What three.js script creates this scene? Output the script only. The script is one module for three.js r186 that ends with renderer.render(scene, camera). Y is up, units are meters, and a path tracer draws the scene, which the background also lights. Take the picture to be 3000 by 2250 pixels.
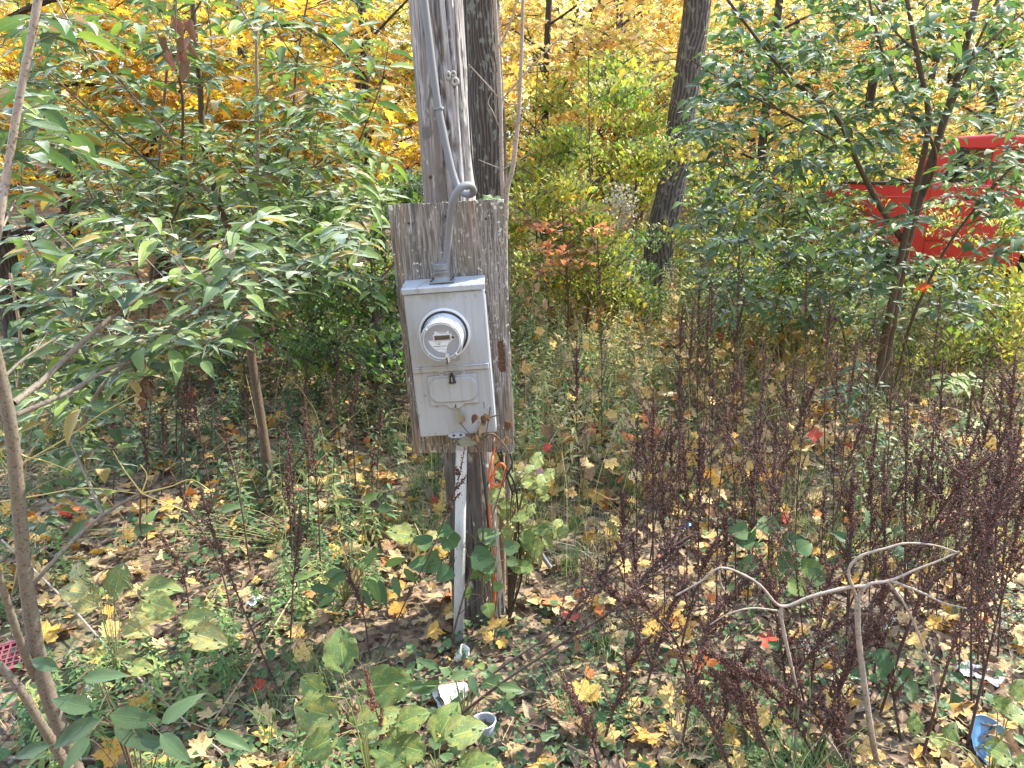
import * as THREE from 'three';
import { mergeGeometries } from 'three/addons/utils/BufferGeometryUtils.js';
import { RoundedBoxGeometry } from 'three/addons/geometries/RoundedBoxGeometry.js';

// ------------------------------------------------------------------ camera, sky, sun, exposure
const scene = new THREE.Scene();
const FPX = 2080, PITCH = 18 * Math.PI / 180, EYE = 2.05;
const camera = new THREE.PerspectiveCamera(2 * Math.atan(1125 / FPX) * 180 / Math.PI, 4 / 3, 0.05, 400);
camera.position.set(0, EYE, 0);
camera.rotation.x = -PITCH;
camera.updateMatrixWorld(); camera.updateProjectionMatrix();
const renderer = new THREE.WebGLRenderer({ antialias: true });
renderer.toneMapping = THREE.LinearToneMapping;
renderer.toneMappingExposure = 2.75;
renderer.shadowMap.enabled = true;
const SUN = new THREE.Vector3(0.62, 0.76, -0.34).normalize();
const sun = new THREE.DirectionalLight(new THREE.Color(1, 0.92, 0.78), 5);
sun.position.copy(SUN).multiplyScalar(40).add(new THREE.Vector3(0, 0, -6));
sun.target.position.set(0, 0, -6);
sun.castShadow = true; sun.shadow.radius = 1; sun.shadow.mapSize.set(4096, 4096);
Object.assign(sun.shadow.camera, { left: -22, right: 22, top: 22, bottom: -22, near: 1, far: 90 });
scene.add(sun, sun.target);

// ------------------------------------------------------------------ helpers
function rngOf(seed) { let s = seed | 0; return () => { s = (s + 0x6d2b79f5) | 0; let t = Math.imul(s ^ (s >>> 15), 1 | s); t = (t + Math.imul(t ^ (t >>> 7), 61 | t)) ^ t; return ((t ^ (t >>> 14)) >>> 0) / 4294967296; }; }
const V = (x, y, z) => new THREE.Vector3(x, y, z), lerp = THREE.MathUtils.lerp, clamp = THREE.MathUtils.clamp, TAU = Math.PI * 2;
const sstep = (a, b, x) => { const t = clamp((x - a) / (b - a), 0, 1); return t * t * (3 - 2 * t); };
const hash = (x, y, s = 0) => { let h = Math.imul(x | 0, 374761393) + Math.imul(y | 0, 668265263) + Math.imul(s | 0, 2147483647 ^ 0x5bd1e995); h = Math.imul(h ^ (h >>> 13), 1274126177); return ((h ^ (h >>> 16)) >>> 0) / 4294967296; };
function noise(x, y, s = 0) {
  const xi = Math.floor(x), yi = Math.floor(y), fx = x - xi, fy = y - yi, u = fx * fx * (3 - 2 * fx), v = fy * fy * (3 - 2 * fy);
  return lerp(lerp(hash(xi, yi, s), hash(xi + 1, yi, s), u), lerp(hash(xi, yi + 1, s), hash(xi + 1, yi + 1, s), u), v);
}
function fbm(x, y, o = 4, s = 0) { let a = 0.5, t = 0, n = 0; for (let i = 0; i < o; i++) { t += a * noise(x, y, s + i * 17); n += a; a *= 0.5; x *= 2.03; y *= 2.03; } return t / n; }
const lin2s = (c) => { c = clamp(c, 0, 1); return c <= 0.0031308 ? 12.92 * c : 1.055 * Math.pow(c, 1 / 2.4) - 0.055; };
// colour texture from a function giving linear rgb; a bump texture from one giving a height 0..1
function colorTex(w, h, fn) {
  const d = new Uint8Array(w * h * 4);
  for (let y = 0; y < h; y++) for (let x = 0; x < w; x++) { const c = fn(x / w, y / h), k = (y * w + x) * 4; for (let i = 0; i < 3; i++) d[k + i] = Math.round(255 * lin2s(c[i])); d[k + 3] = c.length > 3 ? c[3] * 255 : 255; }
  const t = new THREE.DataTexture(d, w, h); t.colorSpace = THREE.SRGBColorSpace; return finishTex(t);
}
function bumpTex(w, h, fn) {
  const d = new Uint8Array(w * h * 4);
  for (let y = 0; y < h; y++) for (let x = 0; x < w; x++) { const c = Math.round(255 * clamp(fn(x / w, y / h), 0, 1)), k = (y * w + x) * 4; d[k] = d[k + 1] = d[k + 2] = c; d[k + 3] = 255; }
  return finishTex(new THREE.DataTexture(d, w, h));
}
function finishTex(t) { t.wrapS = t.wrapT = THREE.RepeatWrapping; t.magFilter = THREE.LinearFilter; t.minFilter = THREE.LinearMipmapLinearFilter; t.generateMipmaps = true; t.needsUpdate = true; return t; }
const mix3 = (a, b, t) => [lerp(a[0], b[0], t), lerp(a[1], b[1], t), lerp(a[2], b[2], t)];
const rgb = (a) => new THREE.Color().setRGB(a[0], a[1], a[2]);
const std = (c, rough = 0.8, more = {}) => new THREE.MeshPhysicalMaterial({ color: rgb(c), roughness: rough, ...more });

// a pixel of the 3000 x 2250 view and a horizontal distance give a point; or the point of the ground there
function at(px, py, d) {
  const u = (px - 1500) / FPX, v = -(py - 1125) / FPX, c = Math.cos(PITCH), s = Math.sin(PITCH), k = d / (v * s + c);
  return V(u * k, EYE + (v * c - s) * k, -d);
}
function terrain(x, z) {
  const d = -z;
  let y = 0.05 * Math.max(0, d - 3) - 0.018 * Math.max(0, d - 12) + 0.16 * Math.pow(Math.max(0, 1.9 - d), 1.3);
  y += 0.10 * (fbm(x * 0.35 + 40, z * 0.35 + 9, 3, 5) - 0.5) * sstep(2.4, 5, d) + 0.03 * (fbm(x * 1.3, z * 1.3, 3, 8) - 0.5) * sstep(2.6, 3.4, d);
  return y;
}
function onGround(px, py) { let lo = 0.5, hi = 45; for (let i = 0; i < 40; i++) { const m = (lo + hi) / 2, p = at(px, py, m); if (p.y > terrain(p.x, p.z)) lo = m; else hi = m; } const p = at(px, py, lo); p.y = terrain(p.x, p.z); return p; }
function toPixel(p) { const q = p.clone().applyMatrix4(camera.matrixWorldInverse); return [1500 + FPX * q.x / -q.z, 1125 - FPX * q.y / -q.z, -q.z]; }

const used = {};
function numbered(name) { const n = used[name] = (used[name] ?? -1) + 1; return n ? name + '_' + String(n).padStart(3, '0') : name; }
function tag(o, label, category, group, kind) { if (label) o.userData.label = label; if (category) o.userData.category = category; if (group) o.userData.group = group; if (kind) o.userData.kind = kind; return o; }
function thing(name, label, category, p = V(0, 0, 0), group) { const o = new THREE.Group(); o.name = numbered(name); o.position.copy(p); scene.add(o); return tag(o, label, category, group); }
function part(name, geo, mat, parent, label) { const m = new THREE.Mesh(geo, mat); m.name = name; m.castShadow = m.receiveShadow = true; if (label) m.userData.label = label; parent.add(m); return m; }
function solo(name, geo, mat, label, category, group) { const m = part(name, geo, mat, scene); m.name = numbered(name); return tag(m, label, category, group); }
const merged = (list) => mergeGeometries(list.map((g) => { const h = g.index ? g.toNonIndexed() : g; for (const k of Object.keys(h.attributes)) if (!['position', 'normal', 'uv', 'color'].includes(k)) h.deleteAttribute(k); return h; }));

// tapered tube through points; uv in metres
function tube(pts, r0, r1 = r0, radial = 6, segs = 0, rfn = null) {
  const curve = new THREE.CatmullRomCurve3(pts, false, 'centripetal'), n = segs || Math.max(3, (pts.length - 1) * 4), L = curve.getLength();
  const P = [], N = [], U = [], I = [], fr = curve.computeFrenetFrames(n, false), p = V(), nn = V();
  for (let i = 0; i <= n; i++) {
    const t = i / n; curve.getPointAt(t, p); const r = rfn ? rfn(t) : lerp(r0, r1, t);
    for (let j = 0; j <= radial; j++) {
      const a = j / radial * TAU; nn.copy(fr.normals[i]).multiplyScalar(Math.cos(a)).addScaledVector(fr.binormals[i], Math.sin(a));
      P.push(p.x + nn.x * r, p.y + nn.y * r, p.z + nn.z * r); N.push(nn.x, nn.y, nn.z); U.push(j / radial * TAU * Math.max(r0, 0.004), t * L);
    }
  }
  for (let i = 0; i < n; i++) for (let j = 0; j < radial; j++) { const a = i * (radial + 1) + j, b = a + radial + 1; I.push(a, a + 1, b, b, a + 1, b + 1); }
  const g = new THREE.BufferGeometry(); g.setAttribute('position', new THREE.Float32BufferAttribute(P, 3)); g.setAttribute('normal', new THREE.Float32BufferAttribute(N, 3)); g.setAttribute('uv', new THREE.Float32BufferAttribute(U, 2)); g.setIndex(I); return g;
}
const boxAt = (w, h, d, x, y, z, r = 0) => (r ? new RoundedBoxGeometry(w, h, d, 3, r) : new THREE.BoxGeometry(w, h, d)).translate(x, y, z);
const cylAt = (r0, r1, h, x, y, z, axis = 'y', seg = 24) => { const g = new THREE.CylinderGeometry(r0, r1, h, seg); if (axis === 'z') g.rotateX(Math.PI / 2); if (axis === 'x') g.rotateZ(Math.PI / 2); return g.translate(x, y, z); };

// ------------------------------------------------------------------ sky: pale autumn sky with thin white cloud, the same all round
{
  const w = 512, h = 256, d = new Float32Array(w * h * 4);
  for (let y = 0; y < h; y++) for (let x = 0; x < w; x++) {
    const el = (y + 0.5) / h * Math.PI - Math.PI / 2, az = x / w * TAU, k = (y * w + x) * 4, up = Math.max(0, Math.sin(el));
    const cx = Math.cos(az), cz = Math.sin(az), q = 1 / (up + 0.25);
    const cl = sstep(0.4, 0.7, fbm(cx * q * 1.3 * Math.cos(el) + 20, cz * q * 1.3 * Math.cos(el) + 30, 5, 3));
    let c = mix3([0.78, 0.88, 1.0], [0.36, 0.56, 0.95], Math.pow(up, 0.55));
    c = mix3(c, [1.12, 1.14, 1.18], 0.25 + 0.6 * cl); if (el < 0) c = [0.25, 0.24, 0.2];
    d[k] = c[0] * 1.12; d[k + 1] = c[1] * 1.18; d[k + 2] = c[2] * 1.26; d[k + 3] = 1;
  }
  const t = new THREE.DataTexture(d, w, h, THREE.RGBAFormat, THREE.FloatType); t.mapping = THREE.EquirectangularReflectionMapping; t.magFilter = t.minFilter = THREE.LinearFilter; t.needsUpdate = true;
  scene.background = t; scene.environment = t;
}

// ------------------------------------------------------------------ materials: wood, bark, soil
const poleMap = colorTex(512, 1024, (u, v) => {
  const g = fbm(u * 90, v * 26, 4, 11), s = fbm(u * 26 + 3 * fbm(u * 5, v * 6, 3, 4), v * 5, 4, 31), big = fbm(u * 6, v * 3, 3, 7);
  const swirl = Math.abs(Math.sin((u * 60 + 5 * fbm(u * 14, v * 22, 3, 77)) * 3));
  let c = mix3([0.15, 0.132, 0.122], [0.335, 0.325, 0.33], sstep(0.30, 0.68, s * 0.55 + g * 0.55 - 0.05)); c = mix3(c, mix3([0.15, 0.125, 0.11], [0.26, 0.235, 0.225], g), 0.8 * sstep(0.28, 0.33, u + 0.03 * (s - 0.5)) * sstep(0.52, 0.44, u));
  c = mix3(c, [0.45, 0.44, 0.45], sstep(0.52, 0.72, g) * 0.75 * swirl); c = mix3(c, [0.085, 0.075, 0.07], 0.8 * sstep(0.62, 0.72, fbm(u * 34 + 6 * fbm(u * 9, v * 12, 3, 8), v * 46, 3, 90))); c = mix3(c, [0.17, 0.14, 0.115], sstep(0.5, 0.75, big) * 0.55);
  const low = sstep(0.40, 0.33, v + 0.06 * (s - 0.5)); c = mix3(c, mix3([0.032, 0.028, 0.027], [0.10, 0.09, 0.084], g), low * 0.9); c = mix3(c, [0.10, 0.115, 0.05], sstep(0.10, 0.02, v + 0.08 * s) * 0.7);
  c = mix3(c, [0.16, 0.065, 0.04], 0.7 * sstep(0.007, 0.002, Math.abs(u - 0.352 - 0.003 * (s - 0.5))) * sstep(0.69, 0.70, v) * sstep(0.735, 0.73, v)); return mix3(c, [0.42, 0.44, 0.36], sstep(0.72, 0.8, fbm(u * 30, v * 60, 3, 99)) * 0.7);
});
const poleBump = bumpTex(512, 1024, (u, v) => 0.5 * fbm(u * 110, v * 22, 4, 11) + 0.5 * fbm(u * 34 + 6 * fbm(u * 9, v * 12, 3, 8), v * 46, 3, 90));
const M = {};
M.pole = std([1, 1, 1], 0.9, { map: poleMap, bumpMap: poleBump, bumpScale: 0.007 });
const flecks = (u, v) => sstep(0.58, 0.70, fbm(u * 150 + 2 * noise(u * 9, v * 9, 3), v * 46, 3, 21)) * sstep(0.35, 0.6, fbm(u * 7, v * 9, 3, 2));
M.board = std([1, 1, 1], 0.92, {
  map: colorTex(512, 1024, (u, v) => {
    const g = fbm(u * 120, v * 14, 4, 12), s = fbm(u * 9, v * 3.5, 4, 5), y = v, x = u;
    let c = mix3([0.11, 0.092, 0.075], [0.285, 0.255, 0.225], sstep(0.3, 0.7, g)); c = mix3(c, [0.17, 0.15, 0.105], sstep(0.5, 0.7, s) * 0.6);
    c = mix3(c, [0.46, 0.45, 0.43], flecks(u, v) * 0.8);
    c = mix3(c, [0.05, 0.045, 0.045], sstep(0.58, 0.75, fbm(x * 14, y * 2.2, 3, 61)) * sstep(0.5, 0.9, y) * 0.6);
    c = mix3(c, [0.30, 0.17, 0.07], sstep(0.66, 0.8, fbm(x * 20, y * 3, 3, 71)) * 0.5);
    c = mix3(c, [0.55, 0.58, 0.47], sstep(0.60, 0.70, fbm(x * 40, y * 80, 3, 8) + 0.22 * sstep(0.93, 1, y) + 0.18 * sstep(0.15, 0, x) * sstep(0.75, 1, y) - 0.12 - 0.2 * sstep(0.55, 0.4, fbm(x * 5, y * 9, 3, 66))));
    return c;
  }),
  bumpMap: bumpTex(512, 1024, (u, v) => 0.55 * fbm(u * 120, v * 14, 4, 12) + 0.45 * flecks(u, v)), bumpScale: 0.004,
});
const barkTex = (dark, light, lich, s) => {
  const f = (u, v) => { const w = u * 18 + 2.2 * fbm(u * 6, v * 5, 3, s); return sstep(0.25, 0.75, Math.abs(((w + 0.6 * fbm(u * 18, v * 12, 3, s + 3)) % 1) * 2 - 1)) * 0.7 + 0.3 * fbm(u * 60, v * 40, 3, s + 7); };
  return { map: colorTex(256, 512, (u, v) => { let c = mix3(dark, light, f(u, v)); c = mix3(c, lich, sstep(0.62, 0.72, fbm(u * 22, v * 26, 3, s + 9)) * 0.8); return c; }), bumpMap: bumpTex(256, 512, f), bumpScale: 0.012 };
};
const scaled = (o, ru, rv) => { for (const k of ['map', 'bumpMap']) { o[k].repeat.set(ru, rv); } return o; };
M.barkDark = std([1, 1, 1], 0.95, scaled(barkTex([0.034, 0.027, 0.022], [0.135, 0.108, 0.086], [0.22, 0.235, 0.20], 3), 2, 0.8));
M.barkGrey = std([1, 1, 1], 0.95, scaled(barkTex([0.035, 0.029, 0.026], [0.15, 0.125, 0.115], [0.22, 0.2, 0.17], 23), 1.2, 0.7));
M.barkFar = std([1, 1, 1], 0.95, scaled(barkTex([0.02, 0.016, 0.013], [0.075, 0.058, 0.046], [0.12, 0.11, 0.09], 43), 2, 0.5));
const stemBark = colorTex(64, 256, (u, v) => { const n = fbm(u * 8, v * 24, 3, 5); const c = mix3([0.7, 0.66, 0.6], [1, 0.98, 0.93], n); return mix3(c, [0.45, 0.4, 0.34], sstep(0.66, 0.72, fbm(u * 20, v * 60, 2, 9))); });
stemBark.repeat.set(8, 3);
M.stemGrey = std([0.20, 0.172, 0.138], 0.75, { map: stemBark });
M.stemBrown = std([0.13, 0.095, 0.07], 0.8, { map: stemBark });
M.stemTan = std([0.42, 0.34, 0.22], 0.7, { map: stemBark });
M.stemPale = std([0.36, 0.31, 0.27], 0.8, { map: stemBark });
M.stemYellow = std([0.48, 0.40, 0.13], 0.7);
M.stemGreen = std([0.2, 0.24, 0.08], 0.7);
M.stemDock = std([0.075, 0.042, 0.036], 0.8);

// ------------------------------------------------------------------ ground
{
  const n = 150, R = 160, pos = [], uv = [], idx = [];
  const warp = (t) => Math.sign(t) * (Math.abs(t) * 10 + Math.pow(Math.abs(t), 4) * (R - 10));
  for (let j = 0; j <= n; j++) for (let i = 0; i <= n; i++) { const x = warp(i / n * 2 - 1), z = -6 + warp(j / n * 2 - 1); pos.push(x, terrain(x, z), z); uv.push(x, -z); }
  for (let j = 0; j < n; j++) for (let i = 0; i < n; i++) { const a = j * (n + 1) + i, b = a + n + 1; idx.push(a, b, a + 1, b, b + 1, a + 1); }
  const g = new THREE.BufferGeometry(); g.setAttribute('position', new THREE.Float32BufferAttribute(pos, 3)); g.setAttribute('uv', new THREE.Float32BufferAttribute(uv, 2)); g.setIndex(idx); g.computeVertexNormals();
  const f = (u, v) => fbm(u * 90, v * 90, 4, 2), map = colorTex(1024, 1024, (u, v) => {
    let c = mix3([0.07, 0.05, 0.037], [0.25, 0.18, 0.115], sstep(0.3, 0.7, f(u, v))); c = mix3(c, [0.26, 0.17, 0.09], sstep(0.6, 0.7, fbm(u * 60, v * 60, 3, 22)) * 0.8);
    return mix3(c, [0.05, 0.075, 0.025], sstep(0.52, 0.68, fbm(u * 10, v * 10, 4, 33)) * 0.55);
  });
  map.repeat.set(0.4, 0.4); const bm = bumpTex(512, 512, f); bm.repeat.set(0.4, 0.4);
  tag(part('ground', g, std([1, 1, 1], 1, { map, bumpMap: bm, bumpScale: 0.03 }), scene), null, null, null, 'structure');
}

// ------------------------------------------------------------------ leaf shapes: +x along the leaf, +y its upper side, 1 long
function bladeLeaf(profile, { segs = 6, fold = 0.35, droop = 0.25, wave = 0.02, twist = 0, seed = 1, petiole = 0.1, cols = 2 } = {}) {
  const r = rngOf(seed), P = [], U = [], I = [], ph = r() * 6, w2 = r() * 6;
  const W = cols * 2 + 1;
  for (let i = 0; i <= segs; i++) {
    const t = i / segs, w = Math.max(profile(t), 0.002), x = petiole + t * (1 - petiole), y0 = -droop * t * t + 0.02 * Math.sin(t * 5 + ph);
    for (let j = -cols; j <= cols; j++) {
      let yy2 = 0; const s = j / cols, a = twist * t, edge = Math.abs(s) === 1 ? wave * Math.sin(t * 17 + s * 2 + ph) + wave * 0.6 * Math.sin(t * 29 + s * w2) : 0;
      const zz = s * w, yy = Math.abs(s) * w * fold + edge;
      yy2 = cols > 2 ? 0.02 * Math.sin(t * 22 + Math.abs(s) * 6 + ph) * Math.abs(s) + 0.012 * Math.sin(t * 9 + s * 5 + w2) : 0;
      P.push(x - 0.12 * w * Math.abs(s), y0 + yy2 + yy * Math.cos(a) + zz * Math.sin(a), zz * Math.cos(a) - yy * Math.sin(a)); U.push(t, s * 0.5 + 0.5);
    }
  }
  for (let i = 0; i < segs; i++) for (let j = 0; j < W - 1; j++) { const a = i * W + j, b = a + W; I.push(a, a + 1, b, a + 1, b + 1, b); }
  // the stalk, a thin keel
  const k = P.length / 3; P.push(0, 0, 0, petiole * 1.05, 0.004, 0.012, petiole * 1.05, 0.004, -0.012); U.push(0, 0.5, 0.02, 0.5, 0.02, 0.5); I.push(k, k + 1, k + 2);
  const g = new THREE.BufferGeometry(); g.setAttribute('position', new THREE.Float32BufferAttribute(P, 3)); g.setAttribute('uv', new THREE.Float32BufferAttribute(U, 2)); g.setIndex(I); g.computeVertexNormals(); return g;
}
const STAR = [[0, 1], [7, 0.74], [12, 0.80], [17, 0.66], [25, 0.56], [33, 0.70], [37, 0.82], [44, 0.78], [49, 0.96], [56, 0.80], [64, 0.80], [71, 0.64], [84, 0.55], [98, 0.62], [106, 0.74], [118, 0.62], [126, 0.68], [138, 0.5], [160, 0.42], [176, 0.2]];
const STAR_SMALL = [[0, 1], [24, 0.42], [49, 0.92], [80, 0.4], [110, 0.62], [165, 0.25]];
function mapleLeaf(list, { curl = 0.2, ring = true, seed = 1, cup = 0.1, stalk = true } = {}) {
  const r = rngOf(seed), out = [], ph = r() * TAU, k = 1.5 + r(), sq = 0.85 + 0.25 * r();
  for (const [a, q] of list) out.push([a * Math.PI / 180, q * (0.93 + 0.14 * r())]);
  for (let i = list.length - 1; i > 0; i--) out.push([-list[i][0] * Math.PI / 180, list[i][1] * (0.93 + 0.14 * r())]);
  const P = [0.3, 0, 0], U = [0.3, 0.5], I = [], n = out.length;
  const lift = (x, z) => { const q = (x - 0.3) * (x - 0.3) + z * z; return curl * q * Math.sin(Math.atan2(z, x - 0.3) * 2 * k / 2 + ph) + cup * q + 0.03 * Math.sin(x * 9 + ph) * Math.sin(z * 8); };
  for (const f of ring ? [0.5, 1] : [1]) for (const [a, q] of out) { const x = Math.cos(a) * q * f * 0.72 + 0.3 * (1 - 0) * 1, z = Math.sin(a) * q * f * 0.78 * sq; P.push(x, lift(x, z), z); U.push(clamp(x, 0, 1), 0.5 + z * 0.6); }
  for (let i = 0; i < n; i++) { const j = (i + 1) % n; I.push(0, 1 + j, 1 + i); if (ring) I.push(1 + i, 1 + j, 1 + n + i, 1 + j, 1 + n + j, 1 + n + i); }
  if (stalk) { const s = P.length / 3; P.push(0.2, 0, 0.008, 0.2, 0, -0.008, -0.25, 0.06, 0); U.push(0.2, 0.5, 0.2, 0.5, 0.2, 0.5); I.push(s, s + 1, s + 2); }
  const g = new THREE.BufferGeometry(); g.setAttribute('position', new THREE.Float32BufferAttribute(P, 3)); g.setAttribute('uv', new THREE.Float32BufferAttribute(U, 2)); g.setIndex(I); g.computeVertexNormals(); return g;
}
const lance = (t) => 0.185 * Math.pow(Math.sin(Math.PI * Math.pow(t, 0.82)), 0.9) * (1 - 0.25 * t), ovate = (t) => 0.27 * Math.pow(Math.sin(Math.PI * Math.pow(t, 0.72)), 0.8) * (1 - 0.3 * t), broad = (t) => 0.34 * Math.pow(Math.sin(Math.PI * Math.pow(t, 0.85)), 0.7);
const heart = (t) => 0.42 * Math.pow(Math.sin(Math.PI * Math.pow(t, 0.6)), 0.65);
// vein and blemish textures, nearly white, tinted by each leaf's own colour
const veinTex = (nv, slope, spots, seed, dark = 0.74, eaten = false) => colorTex(eaten ? 256 : 128, eaten ? 256 : 128, (u, v) => {
  const a = Math.abs(v - 0.5) * 2, w = (u * nv - a * slope); const side = Math.abs((w % 1 + 1) % 1 - 0.5), mid = sstep(0.06, 0.02, a), sd = sstep(0.46, 0.5, side) * 0.6;
  let c = mix3([dark, dark, dark], [1, 0.98, 0.86], Math.max(mid, sd)); const n = fbm(u * 7, v * 7, 4, seed); c = mix3(c, [c[0] * 0.8, c[1] * 0.84, c[2] * 0.8], n);
  c = mix3(c, [0.85, 0.6, 0.4], spots * sstep(0.60, 0.72, fbm(u * 5, v * 5, 4, seed + 3))); c = mix3(c, [1, 1, 1], 0.7 * sstep(0.80, 0.84, noise(u * 40, v * 40, seed + 5)));
  if (eaten) { const h = fbm(u * 6 + 3, v * 6, 3, seed + 40), e = sstep(0.62, 1, a + 0.5 * (fbm(u * 8, v * 8, 3, seed + 50) - 0.5)); c = mix3(c, [0.55, 0.36, 0.2], Math.max(0.75 * sstep(0.66, 0.70, h), 0.6 * e)); c[3] = h > 0.70 || (a > 0.8 && noise(u * 15, v * 4, seed + 60) > 0.78) ? 0 : 1; }
  return c;
});
const starTex = (seed, spots) => colorTex(128, 128, (u, v) => {
  const x = u - 0.3, z = (v - 0.5), an = Math.atan2(z, x), rr = Math.hypot(x, z); let vein = 0; for (const q of [0, 0.86, -0.86, 1.9, -1.9]) vein = Math.max(vein, sstep(0.014, 0.004, Math.abs(Math.sin(an - q)) * rr) * (Math.cos(an - q) > 0 ? 1 : 0));
  let c = mix3([0.86, 0.84, 0.8], [1, 0.96, 0.9], fbm(u * 6, v * 6, 3, seed)); c = mix3(c, [0.7, 0.55, 0.38], vein * 0.55); c = mix3(c, [0.55, 0.33, 0.2], spots * sstep(0.58, 0.7, fbm(u * 9, v * 9, 4, seed + 8))); return mix3(c, [0.35, 0.2, 0.12], 0.8 * sstep(0.82, 0.86, noise(u * 22, v * 22, seed + 2)));
});
const LEAFY = (c, map, through = 0.4, gloss = 0) => new THREE.MeshPhysicalMaterial({ color: rgb(c), map, bumpMap: map, bumpScale: 0.0012, roughness: 1, transmission: through, thickness: 0, clearcoat: gloss, clearcoatRoughness: 0.38, side: THREE.DoubleSide });
function kindOf(geos, cols, map, through, gloss, eaten) { const k = { geos, cols, mats: cols.map((c) => LEAFY(c, map, through, gloss)), many: LEAFY([1, 1, 1], map, through, gloss) }; if (eaten) for (const m of [...k.mats, k.many]) m.alphaTest = 0.5; return k; }
const GREEN = [[0.09, 0.19, 0.06], [0.10, 0.205, 0.055], [0.125, 0.23, 0.055], [0.075, 0.16, 0.06], [0.19, 0.32, 0.06], [0.28, 0.42, 0.06], [0.50, 0.36, 0.07], [0.42, 0.25, 0.09]];
const lv = (prof, o) => [0, 1, 2, 3].map((i) => bladeLeaf(prof, { ...o, seed: i + 3, fold: (o.fold ?? 0.35) * (0.3 + 0.4 * i), droop: (o.droop ?? 0.25) * (0.1 + 0.45 * i), twist: (i - 1.5) * 0.3 }));
const K = {
  lance: kindOf(lv(lance, { segs: 7, wave: 0.012 }), GREEN, veinTex(9, 1.6, 0.5, 5), 0.5, 0.38),
  ovate: kindOf(lv(ovate, { segs: 6, wave: 0.012, droop: 0.3 }), GREEN, veinTex(7, 1.4, 0.4, 15), 0.52, 0.36),
  broad: kindOf(lv(broad, { segs: 12, wave: 0.045, droop: 0.3, cols: 4, fold: 0.25 }), [[0.25, 0.38, 0.075], [0.32, 0.44, 0.13], [0.48, 0.62, 0.20], [0.18, 0.31, 0.06], [0.56, 0.60, 0.24]], veinTex(7, 1.3, 0.9, 25, 0.5, true), 0.42, 0.1, true),
  heart: kindOf(lv(heart, { segs: 6, wave: 0.02, droop: 0.2 }), [[0.07, 0.18, 0.045], [0.10, 0.23, 0.055], [0.15, 0.27, 0.08], [0.23, 0.36, 0.07]], veinTex(5, 1.2, 0.4, 35, 0.6), 0.42, 0.2),
  maple: kindOf([0, 1, 2, 3, 4].map((i) => mapleLeaf(STAR, { seed: i + 1, curl: 0.12 + 0.16 * i, cup: [0.06, -0.1, 0.3, 0.12, -0.25][i] })), [[0.62, 0.40, 0.09], [0.66, 0.47, 0.17], [0.56, 0.33, 0.06], [0.50, 0.35, 0.17], [0.60, 0.20, 0.05], [0.50, 0.07, 0.035], [0.36, 0.22, 0.11], [0.68, 0.52, 0.27]], starTex(3, 0.35), 0.3, 0.06),
  brown: kindOf(lv(ovate, { segs: 5, wave: 0.05, droop: 0.5, fold: 0.8 }), [[0.20, 0.12, 0.07], [0.28, 0.18, 0.10], [0.14, 0.08, 0.05], [0.36, 0.25, 0.15], [0.30, 0.15, 0.10]], veinTex(7, 1.4, 0.6, 45), 0.15, 0.1),
};
// leaf record: place, direction, facing, size
const _x = V(), _y = V(), _z = V();
function leafAt(p, dir, up, size, g, c) { _x.copy(dir).normalize(); _z.crossVectors(_x, up).normalize(); _y.crossVectors(_z, _x); const m = new THREE.Matrix4().makeBasis(_x, _y, _z); m.scale(V(size, size, size)); m.setPosition(p); return { m, g, c, p: p.clone(), size }; }
// the leaves that show largest become parts of their own, the rest one part per shape
function dress(root, leaves, kind, most, r, name = 'leaf', mass = 'foliage') {
  const base = root.position;
  for (const l of leaves) { const [px, py, z] = toPixel(l.p); l.show = z > 0.2 && px > -60 && px < 3060 && py > -60 && py < 2310 ? l.size / z : 0; l.m.premultiply(new THREE.Matrix4().makeTranslation(-base.x, -base.y, -base.z)); }
  leaves.sort((a, b) => b.show - a.show);
  let k = 0; while (k < most && k < leaves.length && leaves[k].show * FPX > 9) k++;
  for (const l of leaves.slice(0, k)) { const m = part(name, kind.geos[l.g % kind.geos.length], kind.mats[l.c % kind.mats.length], root); m.applyMatrix4(l.m); }
  const rest = leaves.slice(k);
  for (let g = 0; g < kind.geos.length; g++) {
    const own = rest.filter((l) => l.g % kind.geos.length === g); if (!own.length) continue;
    const im = new THREE.InstancedMesh(kind.geos[g], kind.many, own.length); im.name = mass; im.userData.kind = 'stuff'; im.castShadow = im.receiveShadow = true;
    own.forEach((l, i) => { im.setMatrixAt(i, l.m); const c = kind.cols[l.c % kind.cols.length], j = 0.8 + 0.4 * r(); im.setColorAt(i, rgb([c[0] * j, c[1] * j, c[2] * j])); }); root.add(im);
  }
}
const pick = (r, w) => { let t = r() * w.reduce((a, b) => a + b, 0); for (let i = 0; i < w.length; i++) { t -= w[i]; if (t <= 0) return i; } return 0; };
const local = (pts, base) => pts.map((p) => p.clone().sub(base));

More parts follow.
